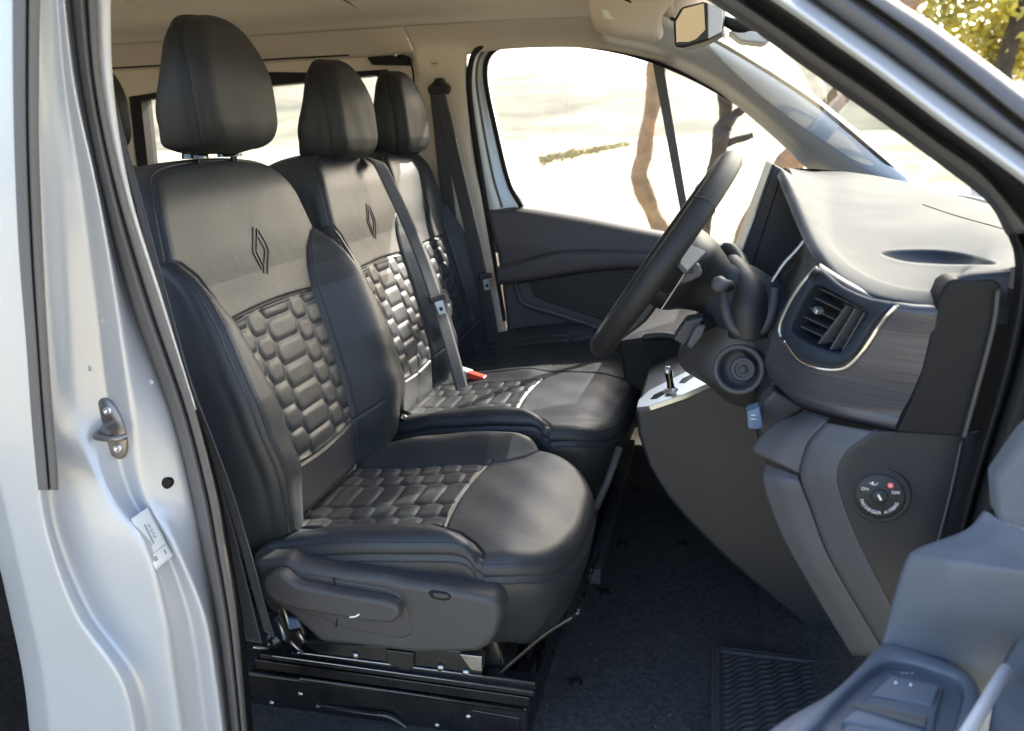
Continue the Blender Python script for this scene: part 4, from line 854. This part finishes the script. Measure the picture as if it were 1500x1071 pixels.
# console under the dash
cs = thing('centre_console', 'grey centre console with silver gear selector plate under the dashboard', 'console', (.9, .4, .55))
con = [(930, 600), (965, 586), (1005, 576), (1050, 560), (1085, 570), (1108, 610), (1122, 652), (1150, 720), (1200, 820), (1262, 925), (1240, 948), (1185, 925), (1125, 875), (1060, 818), (1010, 768), (975, 727), (950, 684), (935, 640)]
def yc(px, py): return .25 - .00006*max(0, px - 1000) - .04*math.sin(min(1, max(0, (py - 560)/400))*math.pi)
slab('console_side', [PY(a, b, yc(a, b)) for a, b in con], (0.0, .40, 0), 'plastic_mid', cs, .012, seg=5)
gpl = [(932, 597), (935, 586), (950, 572), (1019, 537), (1047, 557), (1000, 578), (950, 595)]
cA_, cB_ = PY(930, 600, .25), PY(1050, 560, .25); cN = np.cross(cB_ - cA_, [0, 1., 0]); cN = cN/np.linalg.norm(cN); cN = cN if cN[2] > 0 else -cN
def gp_(a, b, h=0.): return PP(a, b, cA_ + cN*(.006 + h), cN) 
g1 = slab('selector_plate', [gp_(a, b) for a, b in gpl], -cN*.012, 'satin', cs, .002)
for s_ in ([(952, 585), (958, 578), (982, 567), (985, 570), (962, 584)], [(994, 561), (1000, 554), (1013, 548), (1017, 551), (1003, 561)]):
    slab('selector_slot', [gp_(a, b, .0006) for a, b in s_], -cN*.004, 'gloss_black', g1, 0, smooth=False)
b0_ = gp_(984, 574); tube('gear_lever', [b0_, b0_ + [-.004, 0, .022], b0_ + [-.008, 0, .045], b0_ + [-.009, 0, .050]], [.009, .0075, .009, .008], 'gloss_black', cs, 16, smoothn=20)
disc_rings('lever_cap', b0_ + [-.009, 0, .046], (0, 0, 1), [(0, .011), (.006, .009), (.0095, .003), (.0095, -.003)], 'satin', cs, 24)
disc_rings('lever_base', b0_, (0, 0, 1), [(.008, .010), (.014, .006), (.019, .0)], 'satin', cs, 24)
slab('storage_bin', [PY(*p, .62) for p in [(905, 500), (1000, 486), (1060, 490), (1075, 580), (940, 578), (915, 560)]], (.02, .5, 0), 'rubber_dark', cs, .01)
tube('bin_edge', [PY(942, 494, .60), PY(975, 492, .60), PY(1012, 500, .60)], .010, 'plastic_dark', cs, 10, smoothn=20)
# ================================================================== steering wheel and column
uw = np.array([.5617, 0, .8273]); aw = np.array([-.8273, 0, .5617]); wc = np.array([.767, .0, 1.392]); yw = np.array([0, 1., 0])
wh = thing('steering_wheel', 'black leather steering wheel seen edge on in front of the nearest seat', 'steering wheel', wc)
def wl(y, u, a): return wc + yw*y + uw*u + aw*a
ang = np.linspace(0, 2*math.pi, 160, endpoint=False)
RW = .190
tube('rim', [wl(RW*math.sin(t), RW*math.cos(t), 0) for t in ang], .0175, 'leather_headrest', wh, 20, True, ry=.0195)
for t0 in (math.pi, 0.9, -0.9, math.pi - .55, math.pi + .55):
    P_ = wl(RW*math.sin(t0), RW*math.cos(t0), 0); tg = yw*math.cos(t0) - uw*math.sin(t0); rd = yw*math.sin(t0) + uw*math.cos(t0)
    tube('rim_seam', [P_ + rd*.0182*math.cos(q_) + aw*.0202*math.sin(q_) for q_ in np.linspace(0, 2*math.pi, 32, endpoint=False)], .0009, 'stitch', wh, 6, True)
hubp = []
for a_, hy, hu, cu in ((.012, .02, .02, 0), (.008, .065, .05, 0), (-.004, .088, .068, 0), (-.030, .096, .074, -.002), (-.055, .085, .070, 0), (-.075, .062, .060, .004), (-.10, .050, .050, .006), (-.125, .044, .044, .006)):
    hubp.append([wl(math.copysign(abs(math.cos(t))**.7, math.cos(t))*hy, cu + math.copysign(abs(math.sin(t))**.7, math.sin(t))*hu, a_) for t in ang[::4]])
H2 = cr1(np.array(hubp), 50); npmesh('airbag_pad', H2, gridfaces(50, 40, False, True), 'plastic_dark', wh)
def spoke(name, y0, u0, y1, u1, w0, w1, m='plastic_dark', th=.022, a0=-.030, a1=-.006):
    d_ = np.array([y1 - y0, u1 - u0]); d_ = d_/np.linalg.norm(d_); n_ = np.array([-d_[1], d_[0]])
    f = lambda y, u, w, s, a: wl(y + n_[0]*w*s, u + n_[1]*w*s, a)
    secs = []
    for k in np.linspace(0, 1, 12):
        y, u, w, a = y0 + (y1 - y0)*k, u0 + (u1 - u0)*k, w0 + (w1 - w0)*S(0, 1, k), a0 + (a1 - a0)*S(.3, 1, k)
        secs.append([f(y, u, w, math.copysign(abs(math.cos(t))**.5, math.cos(t)), a + th/2*math.copysign(abs(math.sin(t))**.5, math.sin(t))) for t in np.linspace(0, 2*math.pi, 28, endpoint=False)])
    return npmesh(name, np.array(secs), gridfaces(12, 28, False, True), m, wh)
spoke('spoke', -.06, .0, -.180, .012, .040, .022); spoke('spoke', .06, .0, .180, .012, .040, .022); spoke('spoke', -.0, -.05, -.0, -.182, .055, .075)
# control pads on the near spoke
slab('spoke_trim', [wl(-.10, .050, -.02), wl(-.12, .045, -.012), wl(-.155, .022, -.010), wl(-.155, -.010, -.012), wl(-.12, -.03, -.016), wl(-.10, -.03, -.02)], aw*.010, 'gloss_black', wh, .003)
slab('spoke_trim', [wl(-.095, .060, -.050), wl(-.105, .055, -.014), wl(-.150, .030, -.012), wl(-.150, .024, -.040)], -uw*.008, 'plastic_grey', wh, .003)
for i in range(3):
    p = wl(-.112 - .016*i, .020 - .008*i, .0); box('wheel_button', p, (.010, .010, .006), 'plastic_grey', wh, .002, ax=[yw, uw, aw])
    text('button_print', '+-='[i], p + aw*.0035, -yw, uw, .006, 'white_print', wh, .0002)
tube('spoke_line', [PY(967, 456, -.128), PY(984, 430, -.128), PY(1004, 399, -.125)], .0012, 'satin', wh, 8, smoothn=12)
slab('control_pad', [PY(*p, -.108) for p in [(976, 407), (986, 394), (1008, 380), (1024, 388), (1029, 404), (1012, 413), (990, 420)]], (0, .03, 0), 'plastic_grey', wh, .005)
for i in range(3): box('wheel_button', PY(990 + 11*i, 408 - 5*i, -.110), (.008, .003, .007), 'plastic_dark', wh, .001)
cl = thing('steering_column', 'steering column shroud with stalks and round cup ring beside it', 'steering column', wl(0, 0, -.3))
tube('shroud', [wl(0, .005, -.10), wl(0, .008, -.13), wl(0, .008, -.18), wl(0, .006, -.24), wl(0, 0, -.32)], [.050, .062, .066, .072, .078], 'dash_top', cl, 32, smoothn=40)
sur_ = patch('surround', [[PY(*p) for p in r] for r in (
 ((1030, 436, .06), (1045, 433, .0), (1072, 430, -.03), (1110, 425, -.035), (1136, 440, -.02), (1146, 445, .06)), ((1010, 480, .06), (1022, 478, .0), (1060, 480, -.045), (1110, 480, -.055), (1138, 487, -.03), (1148, 490, .06)), ((994, 515, .07), (1005, 518, .01), (1045, 525, -.05), (1100, 530, -.06), (1134, 532, -.03), (1142, 535, .06)),
 ((1000, 540, .08), (1012, 542, .02), (1042, 560, -.045), (1095, 575, -.05), (1124, 568, -.02), (1132, 572, .06)), ((1030, 560, .10), (1040, 566, .06), (1065, 588, -.0), (1098, 598, -.01), (1116, 590, .03), (1124, 590, .10)))], 'plastic', cl, 120, 120, .004)
cut(sur_, [(1083 + 31*math.cos(a), 541 + 34*math.sin(a)) for a in np.linspace(0, 2*math.pi, 40, endpoint=False)])
rc = PY(1083, 541, -.062); rax = np.array([-.16, -.97, .20]); rax /= np.linalg.norm(rax)
disc_rings('cup_ring', rc, rax, [(.0425, -.012), (.0425, .006), (.041, .009), (.037, .010), (.034, .008), (.0325, .002), (.0325, -.030), (.022, -.031), (.0, -.031)], 'plastic_grey', cl, 64)
disc_rings('cup_button', rc + rax*-.028 + np.array([.004, 0, -.001]), rax, [(.021, 0), (.021, .012), (.019, .0145), (.014, .0145), (.013, .0115), (.008, .0115), (.0075, .0145), (0, .015)], 'plastic_grey', cl, 48)
tube('stalk_housing', [PY(1066, 384, .02), PY(1078, 404, -.0), PY(1092, 430, -.03), PY(1097, 458, -.05), PY(1097, 492, -.052)], [.020, .030, .034, .034, .034], 'plastic_dark', cl, 32, smoothn=40)
tube('housing_socket', [PY(1060, 428, -.05), PY(1063, 455, -.062), PY(1074, 480, -.07), (PY(1097, 492, -.074)), PY(1120, 480, -.07), PY(1131, 455, -.06), PY(1135, 425, -.04)], .0095, 'plastic', cl, 12, smoothn=60)
tube('wiper_stalk', [PY(1080, 420, -.0), PY(1066, 419, -.06), PY(1054, 417, -.115)], [.011, .010, .0115], 'plastic_dark', cl, 20, smoothn=20)
disc_rings('stalk_knob', PY(1053, 417, -.118), (-.1, -1, .15), [(0, .008), (.008, .0065), (.0125, .0), (.0135, -.008), (.0125, -.014)], 'plastic_grey', cl, 32)
tube('light_stalk', [PY(1060, 362, .14), PY(1072, 368, .13), PY(1084, 382, .10), PY(1090, 398, .06)], [.010, .014, .013, .012], 'plastic', cl, 16, smoothn=24)
slab('audio_control', [PY(*p) for p in [(986, 497, -.10), (1004, 471, -.10), (1031, 466, -.09), (1022, 484, -.09), (1002, 508, -.10)]], (0, .05, 0), 'plastic', cl, .004)
slab('audio_button', [PY(*p) for p in [(1006, 506, -.115), (1020, 479, -.115), (1034, 478, -.11), (1028, 494, -.11), (1013, 512, -.115)]], (0, .02, 0), 'plastic_grey', cl, .003)
tube('audio_control_stem', [PY(1024, 478, -.07), PY(1045, 470, -.03), PY(1062, 462, .0)], .012, 'plastic_dark', cl, 16, smoothn=12)
# ================================================================== mirror and visor
mr = thing('rear_view_mirror', 'rear view mirror hanging from the windscreen top', 'mirror', PY(1020, 40, .5))
slab('housing', [PY(*p, .47) for p in [(986, 30), (998, 10), (1030, 2), (1058, 8), (1062, 22), (1058, 48), (1035, 60), (1000, 70), (988, 69)]], (0.004, .10, 0), 'plastic_dark', mr, .007)
slab('mirror_glass', [PY(*p, .4685 - (57 - p[1])*.00035) for p in [(990, 32), (1001, 13), (1031, 5), (1033, 44), (1020, 57), (1000, 65), (991, 66)]], (0, .001, 0), 'mirror', mr, 0, smooth=False)
slab('housing_side', [PY(*p, .4675) for p in [(1036, 4), (1057, 9), (1060, 22), (1057, 47), (1037, 57)]], (0, .01, 0), 'trim_pale', mr, .003)
tube('stem', [PY(1058, 28, .5), PY(1075, 36, .5), PY(1100, 42, .52)], [.009, .013, .02], 'rubber_dark', mr, 14, smoothn=14)
slab('sensor_cover', [PY(*p, .50) for p in [(1066, 46), (1095, 40), (1130, 58), (1120, 64), (1085, 60)]], (0, .1, 0), 'trim_pale', mr, .006)
vs = thing('sun_visor', 'grey sun visor folded up under the roof by the far door', 'sun visor', PY(915, 30, 1.0))
patch('visor_board', [[PY(862, -20, .98), PY(905, -20, .96), PY(960, -20, .95), PY(1010, -20, .95)], [PY(866, 12, .98), PY(905, 14, .96), PY(960, 16, .95), PY(975, 16, .95)], [PY(874, 32, .99), PY(905, 40, .97), PY(955, 46, .96), PY(962, 46, .96)], [PY(890, 40, 1.0), PY(910, 47, .99), PY(955, 50, .98), PY(960, 50, .98)]], 'trim_beige', vs, 24, 24, .02, off=1)
slab('visor_label', [PY(*p, .945) for p in [(880, 14), (914, 17), (919, 31), (885, 27)]], (0, .001, 0), 'sticker', vs, 0, smooth=False)
tube('visor_hinge', [PY(905, -10, .94), PY(925, 4, .94), PY(948, 12, .94), PY(962, 8, .94)], .006, 'rubber_dark', vs, 10, smoothn=20)

# ================================================================== seat hardware
def sl(name, pts, y, th, m, par, bev=.003, **k): return slab(name, [PY(a, b, y) for a, b in pts], (0, th, 0), m, par, bev, **k)
cv = sl('side_cover', [(368, 822), (420, 820), (434, 829), (500, 838), (565, 846), (592, 853), (646, 861), (715, 875), (729, 884), (733, 905), (728, 930), (716, 948), (700, 958), (612, 960), (540, 951), (468, 943), (452, 928), (425, 903), (395, 885), (378, 856)], -.325, .075, 'plastic', ds, .014, seg=5)
sl('lever_well', [(388, 838), (430, 838), (500, 851), (568, 862), (586, 872), (597, 900), (604, 930), (590, 936), (520, 925), (470, 906), (430, 895), (400, 878)], -.3275, .02, 'plastic', cv, .004, seg=4)
lv_ = sl('recline_lever', [(384, 856), (388, 845), (398, 839), (412, 841), (424, 851), (436, 859), (500, 871), (560, 881), (578, 887), (586, 897), (583, 908), (572, 914), (540, 912), (480, 902), (430, 893), (402, 882), (388, 870)], -.352, .028, 'plastic', cv, .010, seg=5)
sl('lever_mark', [(512, 903.5), (520, 902.5), (525, 899), (527, 901), (521, 904.5), (512, 905.5)], -.3526, .001, 'white_print', lv_, 0, smooth=False)
sl('scale_mark', [(487, 847), (489, 847), (494, 866), (492, 866)], -.3282, .001, 'rubber_dark', cv, 0, smooth=False)
sl('scale_mark', [(493, 906), (495, 906), (493, 919), (491, 919)], -.3282, .001, 'rubber_dark', cv, 0, smooth=False)
o = sl('switch_recess', [(626, 869), (632, 865), (654, 869), (661, 874), (659, 879), (650, 881), (632, 877)], -.3265, .004, 'rubber_dark', cv, .002)
sl('switch_toggle', [(634, 869), (655, 872), (658, 876), (652, 878), (635, 875)], -.329, .004, 'plastic', cv, .002)
# black steel frame, runners and box under the seat
fr_ = sl('seat_frame', [(440, 940), (700, 955), (708, 965), (706, 990), (470, 962)], -.235, .02, 'black_metal', ds, .003)
for p in ((520, 960), (598, 972), (645, 978), (682, 985)):
    disc_rings('bolt', PY(p[0], p[1], -.237), (0, -1, 0), [(0, .004), (.005, .004), (.007, .0)], 'steel', fr_, 16)
sl('bracket', [(565, 952), (606, 957), (606, 978), (596, 985), (566, 972)], -.242, .01, 'black_metal', ds, .002)
sl('bracket', [(672, 958), (706, 962), (706, 985), (690, 982)], -.245, .02, 'steel', ds, .002)
def rail(name, a, b, y, r, m, par=ds, ry=None): return tube(name, [PY(*a, y), PY((a[0] + b[0])/2, (a[1] + b[1])/2, y), PY(*b, y)], r, m, par, 12, ry=ry)
def bar(name, a, b, h, y, th, m, par=ds): return slab(name, [PY(*a, y), PY(*b, y), PY(*b, y) - np.array([0, 0, h]), PY(*a, y) - np.array([0, 0, h])], (0, th, 0), m, par, .002)
bar('runner', (425, 956), (784, 1001), .014, -.235, .03, 'black_metal'); bar('runner', (380, 958), (782, 1014), .010, -.245, .04, 'black_metal')
bar('runner', (372, 966), (775, 1022), .020, -.232, .05, 'black_metal')
rail('runner_edge', (436, 956), (782, 1000), -.238, .0016, 'steel'); rail('runner_edge', (400, 961), (780, 1013), -.248, .0012, 'steel')
sb2 = slab('seat_box', [PY(360, 985, -.225), PY(772, 1038, -.225), PY(772, 1038, -.225) - np.array([0, 0, .095]), PY(360, 985, -.225) - np.array([0, 0, .115])], (0, .44, 0), 'black_metal', ds, .006)
tube('box_ridge', [PY(440, 994, -.226), PY(600, 1016, -.228), PY(768, 1041, -.226)], .004, 'black_metal', sb2, 10)
tube('box_ridge', [PY(465, 1034, -.226), PY(540, 1045, -.232), PY(575, 1052, -.232), PY(610, 1080, -.226)], .006, 'black_metal', sb2, 10, smoothn=30)
for p in ((440, 1017), (640, 1063), (398, 1030), (686, 1050)):
    disc_rings('bolt', PY(p[0], p[1], -.228), (0, -1, 0), [(0, .003), (.004, .003), (.0055, .0)], 'steel', sb2, 16)
bar('box_panel', (690, 1040), (760, 1052), .05, -.229, .006, 'black_metal', sb2)
# recliner hardware by the belt anchor
disc_rings('anchor_bolt', PY(398, 941, -.30), (0, -1, 0), [(0, .003), (.004, .003), (.0045, .006), (.009, .006), (.0095, .0), (.014, -.001), (.0145, -.006)], 'black_metal', ds, 28)
for a, b, r in (((372, 948), (392, 950), .003), ((405, 905), (418, 935), .004), ((412, 880), (425, 920), .003), ((436, 925), (446, 940), .004), ((425, 940), (445, 958), .003)):
    rail('linkage', a, b, -.27, r, 'steel')
sl('recliner_plate', [(405, 890), (432, 900), (446, 930), (440, 950), (412, 940)], -.26, .01, 'black_metal', ds, .003)
sl('wiring_clip', [(418, 905), (434, 908), (440, 920), (424, 924)], -.272, .01, 'button_blue', ds, .003)
# adjusting bar
tube('adjuster_bar', [PY(716, 998, -.215), PY(728, 990, -.215), PY(755, 966, -.215), PY(800, 928, -.215), PY(838, 904, -.213), (PY(849, 892, -.20)), PZ(858, 862, .685), PZ(868, 832, .685), PZ(878, 811, .685)], .0042, 'black_metal', ds, 12, smoothn=90)
bar('front_leg', (752, 905), (742, 1000), .01, -.16, .02, 'black_metal'); rail('front_strut', (788, 905), (760, 1010), -.10, .006, 'black_metal')
slab('under_frame', [wp(.08, -.20, .80), wp(.48, -.20, .80), wp(.52, -.20, .66), wp(.06, -.20, .66)], (0, .38, 0), 'black_metal', ds, .01)
for a in (-.16, .14):
    box('front_foot', wp(.54, a, .60), (.03, .05, .12), 'black_metal', ds, .004)
# recliner knob between the seats
disc_rings('recline_knob', wp(.10, .30, .99), (0, 1, 0), [(.0, .03), (.030, .03), (.036, .024), (.038, .0), (.036, -.02)], 'gloss_black', ds, 36)
# bench frame
slab('seat_box', [wp(.12, .36, .81), wp(.56, .36, .81), wp(.54, .36, .552), wp(.12, .36, .552)], (0, .82, 0), 'black_metal', bs, .01)
box('front_rail', wp(.60, .78, .575), (.03, .9, .04), 'plastic_grey', bs, .004)
tube('front_leg', [PY(908, 655, .33), PY(890, 705, .30), PY(872, 745, .28)], .009, 'plastic_grey', bs, 12)
tube('cushion_hinge', [wp(.13, .32, .93), wp(.13, .36, .935)], .03, 'gloss_black', bs, 24)
# ================================================================== belts
def belt_tongue(par, c, d_, s=1.):
    d_ = np.array(d_)/np.linalg.norm(d_); n_ = np.array([.75, -.6, .25]); n_ = n_ - d_*n_.dot(d_); n_ /= np.linalg.norm(n_); w_ = np.cross(n_, d_)
    box('tongue_head', c + n_*.006, (.052*s, .018*s, .012), 'plastic_dark', par, .004, ax=[w_, d_, n_])
    q_ = c + d_*.026*s + n_*.006
    t = slab('tongue', [q_ + w_*.013*s - d_*.02*s, q_ - w_*.013*s - d_*.02*s, q_ - w_*.011*s + d_*.020*s, q_ + w_*.011*s + d_*.020*s], n_*.002, 'satin', par, .0008)
    slab('tongue_slot', [q_ + w_*.005 + d_*.0, q_ - w_*.005 + d_*.0, q_ - w_*.005 + d_*.010, q_ + w_*.005 + d_*.010], n_*.0028, 'rubber_dark', par, 0, smooth=False)
backs = [o for o in bs.children if o.name.startswith('backrest')]; cush_b = [o for o in bs.children if o.name.startswith('cushion')][0]
TM, TF, TC = bvh(backs[0]), bvh(backs[1]), bvh(cush_b)
bm_ = thing('seat_belt', 'black belt crossing the middle backrest, metal tongue halfway down', 'seat belt', PY(600, 330, .6), 'seat belts')
P_ = [PY(536, 232, .70), PY(549, 240, .66)] + [hit(TM, a, b, .012, PY(a, b, .60)) for a, b in ((566, 268), (584, 305), (603, 350), (620, 395), (634, 432))]
P_ = P_ + [PY(648, 478, .615), PY(660, 530, .63), PY(672, 575, .66)]
for i in range(3, len(P_) - 2):      # keep the strap straight between its ends
    pass
Pst = np.array(P_); Pn = Pst.copy()
for _ in range(6): Pn[2:-1] = .25*Pn[1:-2] + .5*Pn[2:-1] + .25*Pn[3:]
Pn[:, 0] += .012; 
wv_ = np.array([.012, .016, -.004])
ribbon('webbing', Pn, [.013, .018, -.006], .0018, 'webbing', bm_, 90)
jt = int(np.argmin(np.abs(proj(Pn)[:, 1] - 432))); cw = CP - Pn[jt]; belt_tongue(bm_, Pn[jt] + cw/np.linalg.norm(cw)*.008, Pn[jt + 1] - Pn[jt - 1], 1.0)
bf_ = thing('seat_belt', 'black belt hanging down the far pillar, with its metal tongue', 'seat belt', PY(640, 130, 1.22), 'seat belts')
ribbon('webbing', [PY(641, 132, 1.235), PY(652, 175, 1.20), PY(667, 240, 1.15), PY(686, 320, 1.10), PY(704, 400, 1.10), PY(718, 470, 1.14), PY(728, 540, 1.20)], [.022, -.004, .003], .0018, 'webbing', bf_, 80)
ribbon('webbing', [PY(639, 134, 1.25), PY(644, 180, 1.25), PY(650, 240, 1.25), PY(660, 330, 1.25), PY(668, 420, 1.25)], [.022, 0, .003], .0018, 'webbing', bf_, 50)
belt_tongue(bf_, PY(709, 405, 1.085), (.05, .0, -.4), .95)
gd = slab('belt_guide', [PY(*p, 1.225) for p in [(625, 128), (634, 120), (637, 114), (648, 114), (650, 121), (658, 126), (656, 137), (640, 140), (627, 138)]], (0, .03, 0), 'plastic_dark', bf_, .006)
disc_rings('guide_bolt', PY(641, 121, 1.222), (0, -1, 0), [(0, .006), (.009, .005), (.012, 0)], 'rubber_dark', bf_, 24)
bk = thing('belt_buckle', 'belt buckle with red release button between the bench seats', 'belt buckle', PY(690, 560, .74))
slab('buckle_body', [PY(*p) for p in [(668, 540, .73), (684, 545, .73), (688, 575, .73), (672, 580, .73)]], (.012, .028, 0), 'sticker', bk, .004)
slab('buckle_body', [PY(*p) for p in [(676, 549, .735), (712, 558, .735), (708, 590, .735), (676, 588, .735)]], (.0, .03, 0), 'plastic_dark', bk, .005)
slab('release_button', [PY(*p) for p in [(683, 545, .725), (708, 553, .725), (712, 559, .725), (706, 561, .725), (684, 554, .725)]], (.004, .025, 0), 'red', bk, .003)
bn = thing('seat_belt', 'dark belt running down between the near pillar and the nearest backrest', 'seat belt', PY(170, 130, -.37), 'seat belts')
ribbon('webbing', [PY(*p) for p in [(152, 60, -.36), (160, 130, -.365), (178, 210, -.37), (208, 320, -.375), (240, 440, -.38), (272, 555, -.385), (304, 640, -.385), (332, 715, -.375), (358, 800, -.36), (380, 880, -.34), (394, 928, -.32)]], [.016, -.012, .004], .002, 'webbing', bn, 110)
ribbon('webbing', [PY(*p) for p in [(146, 60, -.35), (165, 200, -.36), (200, 360, -.365), (262, 560, -.37), (318, 730, -.36), (352, 860, -.345), (372, 940, -.33)]], [.018, -.006, .004], .002, 'webbing', bn, 80)
# rear seat behind
rs = thing('second_row_seat', 'black seat in the row behind, only its headrest edge showing', 'car seat', (.3, 0, .55))
backrest(rs, 0, .30, 60, 240, stitch=False); headrest(rs, .0, .95, 0, nr=30)
cushion(rs, (.09, -.025, .915), .262, .535, 1, [(0, .147)], 60, 260)
slab('seat_box', [wp(.08, -.20, .80), wp(.48, -.20, .80), wp(.50, -.20, .555), wp(.06, -.20, .555)], (0, .38, 0), 'black_metal', rs, .01)
tgt = PY(205, 205, .40); rs.location = Vector((.3 + tgt[0] + .003, .40 - .13, .55 + (tgt[2] - 1.66)*0))
# ================================================================== outside
gr = patch('ground', [[wp(x, y, 0) for y in (-60, 20, 100, 260)] for x in (-250, -60, 80, 300)], 'veld', None, 20, 20, 0); gr['kind'] = 'structure'
hl = patch('hill', [[wp(x, y, z + 8*math.sin(x*.013)*(z > 4)) for y, z in ((255, -1), (330, 14), (480, 38), (700, 60), (900, 62))] for x in (-900, -450, -100, 200, 500, 900)], 'hill', None, 40, 40, 0); hl['kind'] = 'structure'
def leaves(name, cen, rad, n, size, m, parent=None, kind=None, clumps=14):
    cen = np.array(cen); cc = rng.normal(size=(clumps, 3)); cc /= np.linalg.norm(cc, axis=1)[:, None]; cc = cen + cc*np.array(rad)*rng.uniform(.2, .85, (clumps, 1))
    k = rng.integers(0, clumps, n); P = cc[k] + rng.normal(size=(n, 3))*np.array(rad)*.22
    a = rng.normal(size=(n, 3)); a /= np.linalg.norm(a, axis=1)[:, None]; b = np.cross(a, rng.normal(size=(n, 3))); b /= np.linalg.norm(b, axis=1)[:, None]
    s = size*rng.uniform(.6, 1.4, (n, 1)); V = np.stack([P - a*s, P + b*s*.45, P + a*s, P - b*s*.45], 1).reshape(-1, 3)
    return npmesh(name, V, np.arange(4*n).reshape(-1, 4), m, parent, None, kind)
def tree(label, Yd, trunks, m, crown, lm, group=None):
    t = thing('tree', label, 'tree', PY(trunks[0][0][0], trunks[0][0][1], Yd)*[1, 1, 0], 'trees outside the van')
    for i, tk in enumerate(trunks):
        P = [PY(a, b, Yd) for a, b, r in tk]; P = np.array(P); P = P + np.stack([0*P[:, 0], rng.normal(size=len(P))*.03, 0*P[:, 0]], 1)
        if i == 0: P = np.vstack([[P[0][0] - .0, P[0][1], -.1], P]); rr_ = [tk[0][2]*1.25] + [r for _, _, r in tk]
        else: rr_ = [r for _, _, r in tk]
        o = tube('trunk' if i == 0 else 'branch', P, rr_, m, t, 14, smoothn=60)
        tex = bpy.data.textures.new('b', 'CLOUDS'); tex.noise_scale = .15; d_ = o.modifiers.new('d', 'DISPLACE'); d_.texture = tex; d_.strength = .05; d_.texture_coords = 'LOCAL'
    if crown:
        for c, rad, n, size in crown: leaves('crown', c, rad, n, size, lm, t)
    return t
tree('pale brown tree trunk with a bend, outside the far door window', 5.0, [[(985, 420, .070), (972, 345, .068), (955, 310, .066), (938, 262, .068), (946, 215, .062), (955, 160, .056), (958, 110, .052), (962, 50, .05), (968, -60, .045), (930, -200, .04), (700, -420, .03), (520, -560, .02)], [(958, 120, .04), (972, 90, .036), (985, 40, .03), (1000, -30, .03)]], 'bark', [(PY(960, -160, 5.0) + [-2.4, 0, .9], (1.6, 1.4, .8), 2500, .06)], 'leaf_yellow')
tree('dark forked tree beyond the steering wheel rim', 4.0, [[(1030, 330, .055), (1045, 260, .055), (1054, 220, .055), (1060, 190, .055), (1064, 170, .045), (1060, 140, .035), (1056, 60, .033), (1090, -100, .03), (1380, -400, .028), (1700, -650, .02)], [(1062, 185, .04), (1076, 168, .038), (1092, 155, .03), (1120, 100, .03)], [(1056, 214, .045), (1075, 207, .035), (1102, 199, .022)]], 'bark_dark', [(np.array([3.15, 4.0, 4.2]), (.50, .6, .62), 10000, .055)], 'leaf_green')  # crown added out of view on the sun's path to shade the dash
tree('leaning dark trunk outside, just ahead of the far door', 3.4, [[(1062, 420, .08), (1085, 370, .075), (1115, 310, .07), (1150, 250, .068), (1180, 205, .065), (1225, 150, .06), (1300, 40, .055), (1450, -120, .05), (1900, -330, .04), (2300, -500, .02)]], 'bark', [(PY(1330, -140, 3.4) + [3.6, 0, .9], (1.2, 1.4, .9), 2200, .06)], 'leaf_yellow')
tree('yellow-green leafy tree with slim dark trunk, at the top right corner', 9.0, [[(1440, 260, .10), (1462, 150, .095), (1472, 95, .09), (1488, 40, .08), (1505, -20, .07), (1520, -120, .05)]], 'bark_dark', [(PY(1455, 30, 9.4), (1.0, 1.2, .75), 2600, .055), (PY(1540, 60, 9.6), (.8, 1.2, .6), 2000, .055), (PY(1330, 30, 11.5), (.7, 1, .4), 260, .05)], 'leaf_yellow')
sh = thing('dry_shrub_row', 'row of dry straw-coloured shrubs on the bright ground outside the window', 'shrubs', PZ(850, 238, 0))
for i in range(16):
    f = i/15; c = PY(795 + 118*f, 238 - 22*f, 13); leaves('shrub', c + [0, 0, .05], (.14, .3, .10*(1 - .5*f)*rng.uniform(.5, 1.2)), 150, .030, 'leaf_dry', sh)
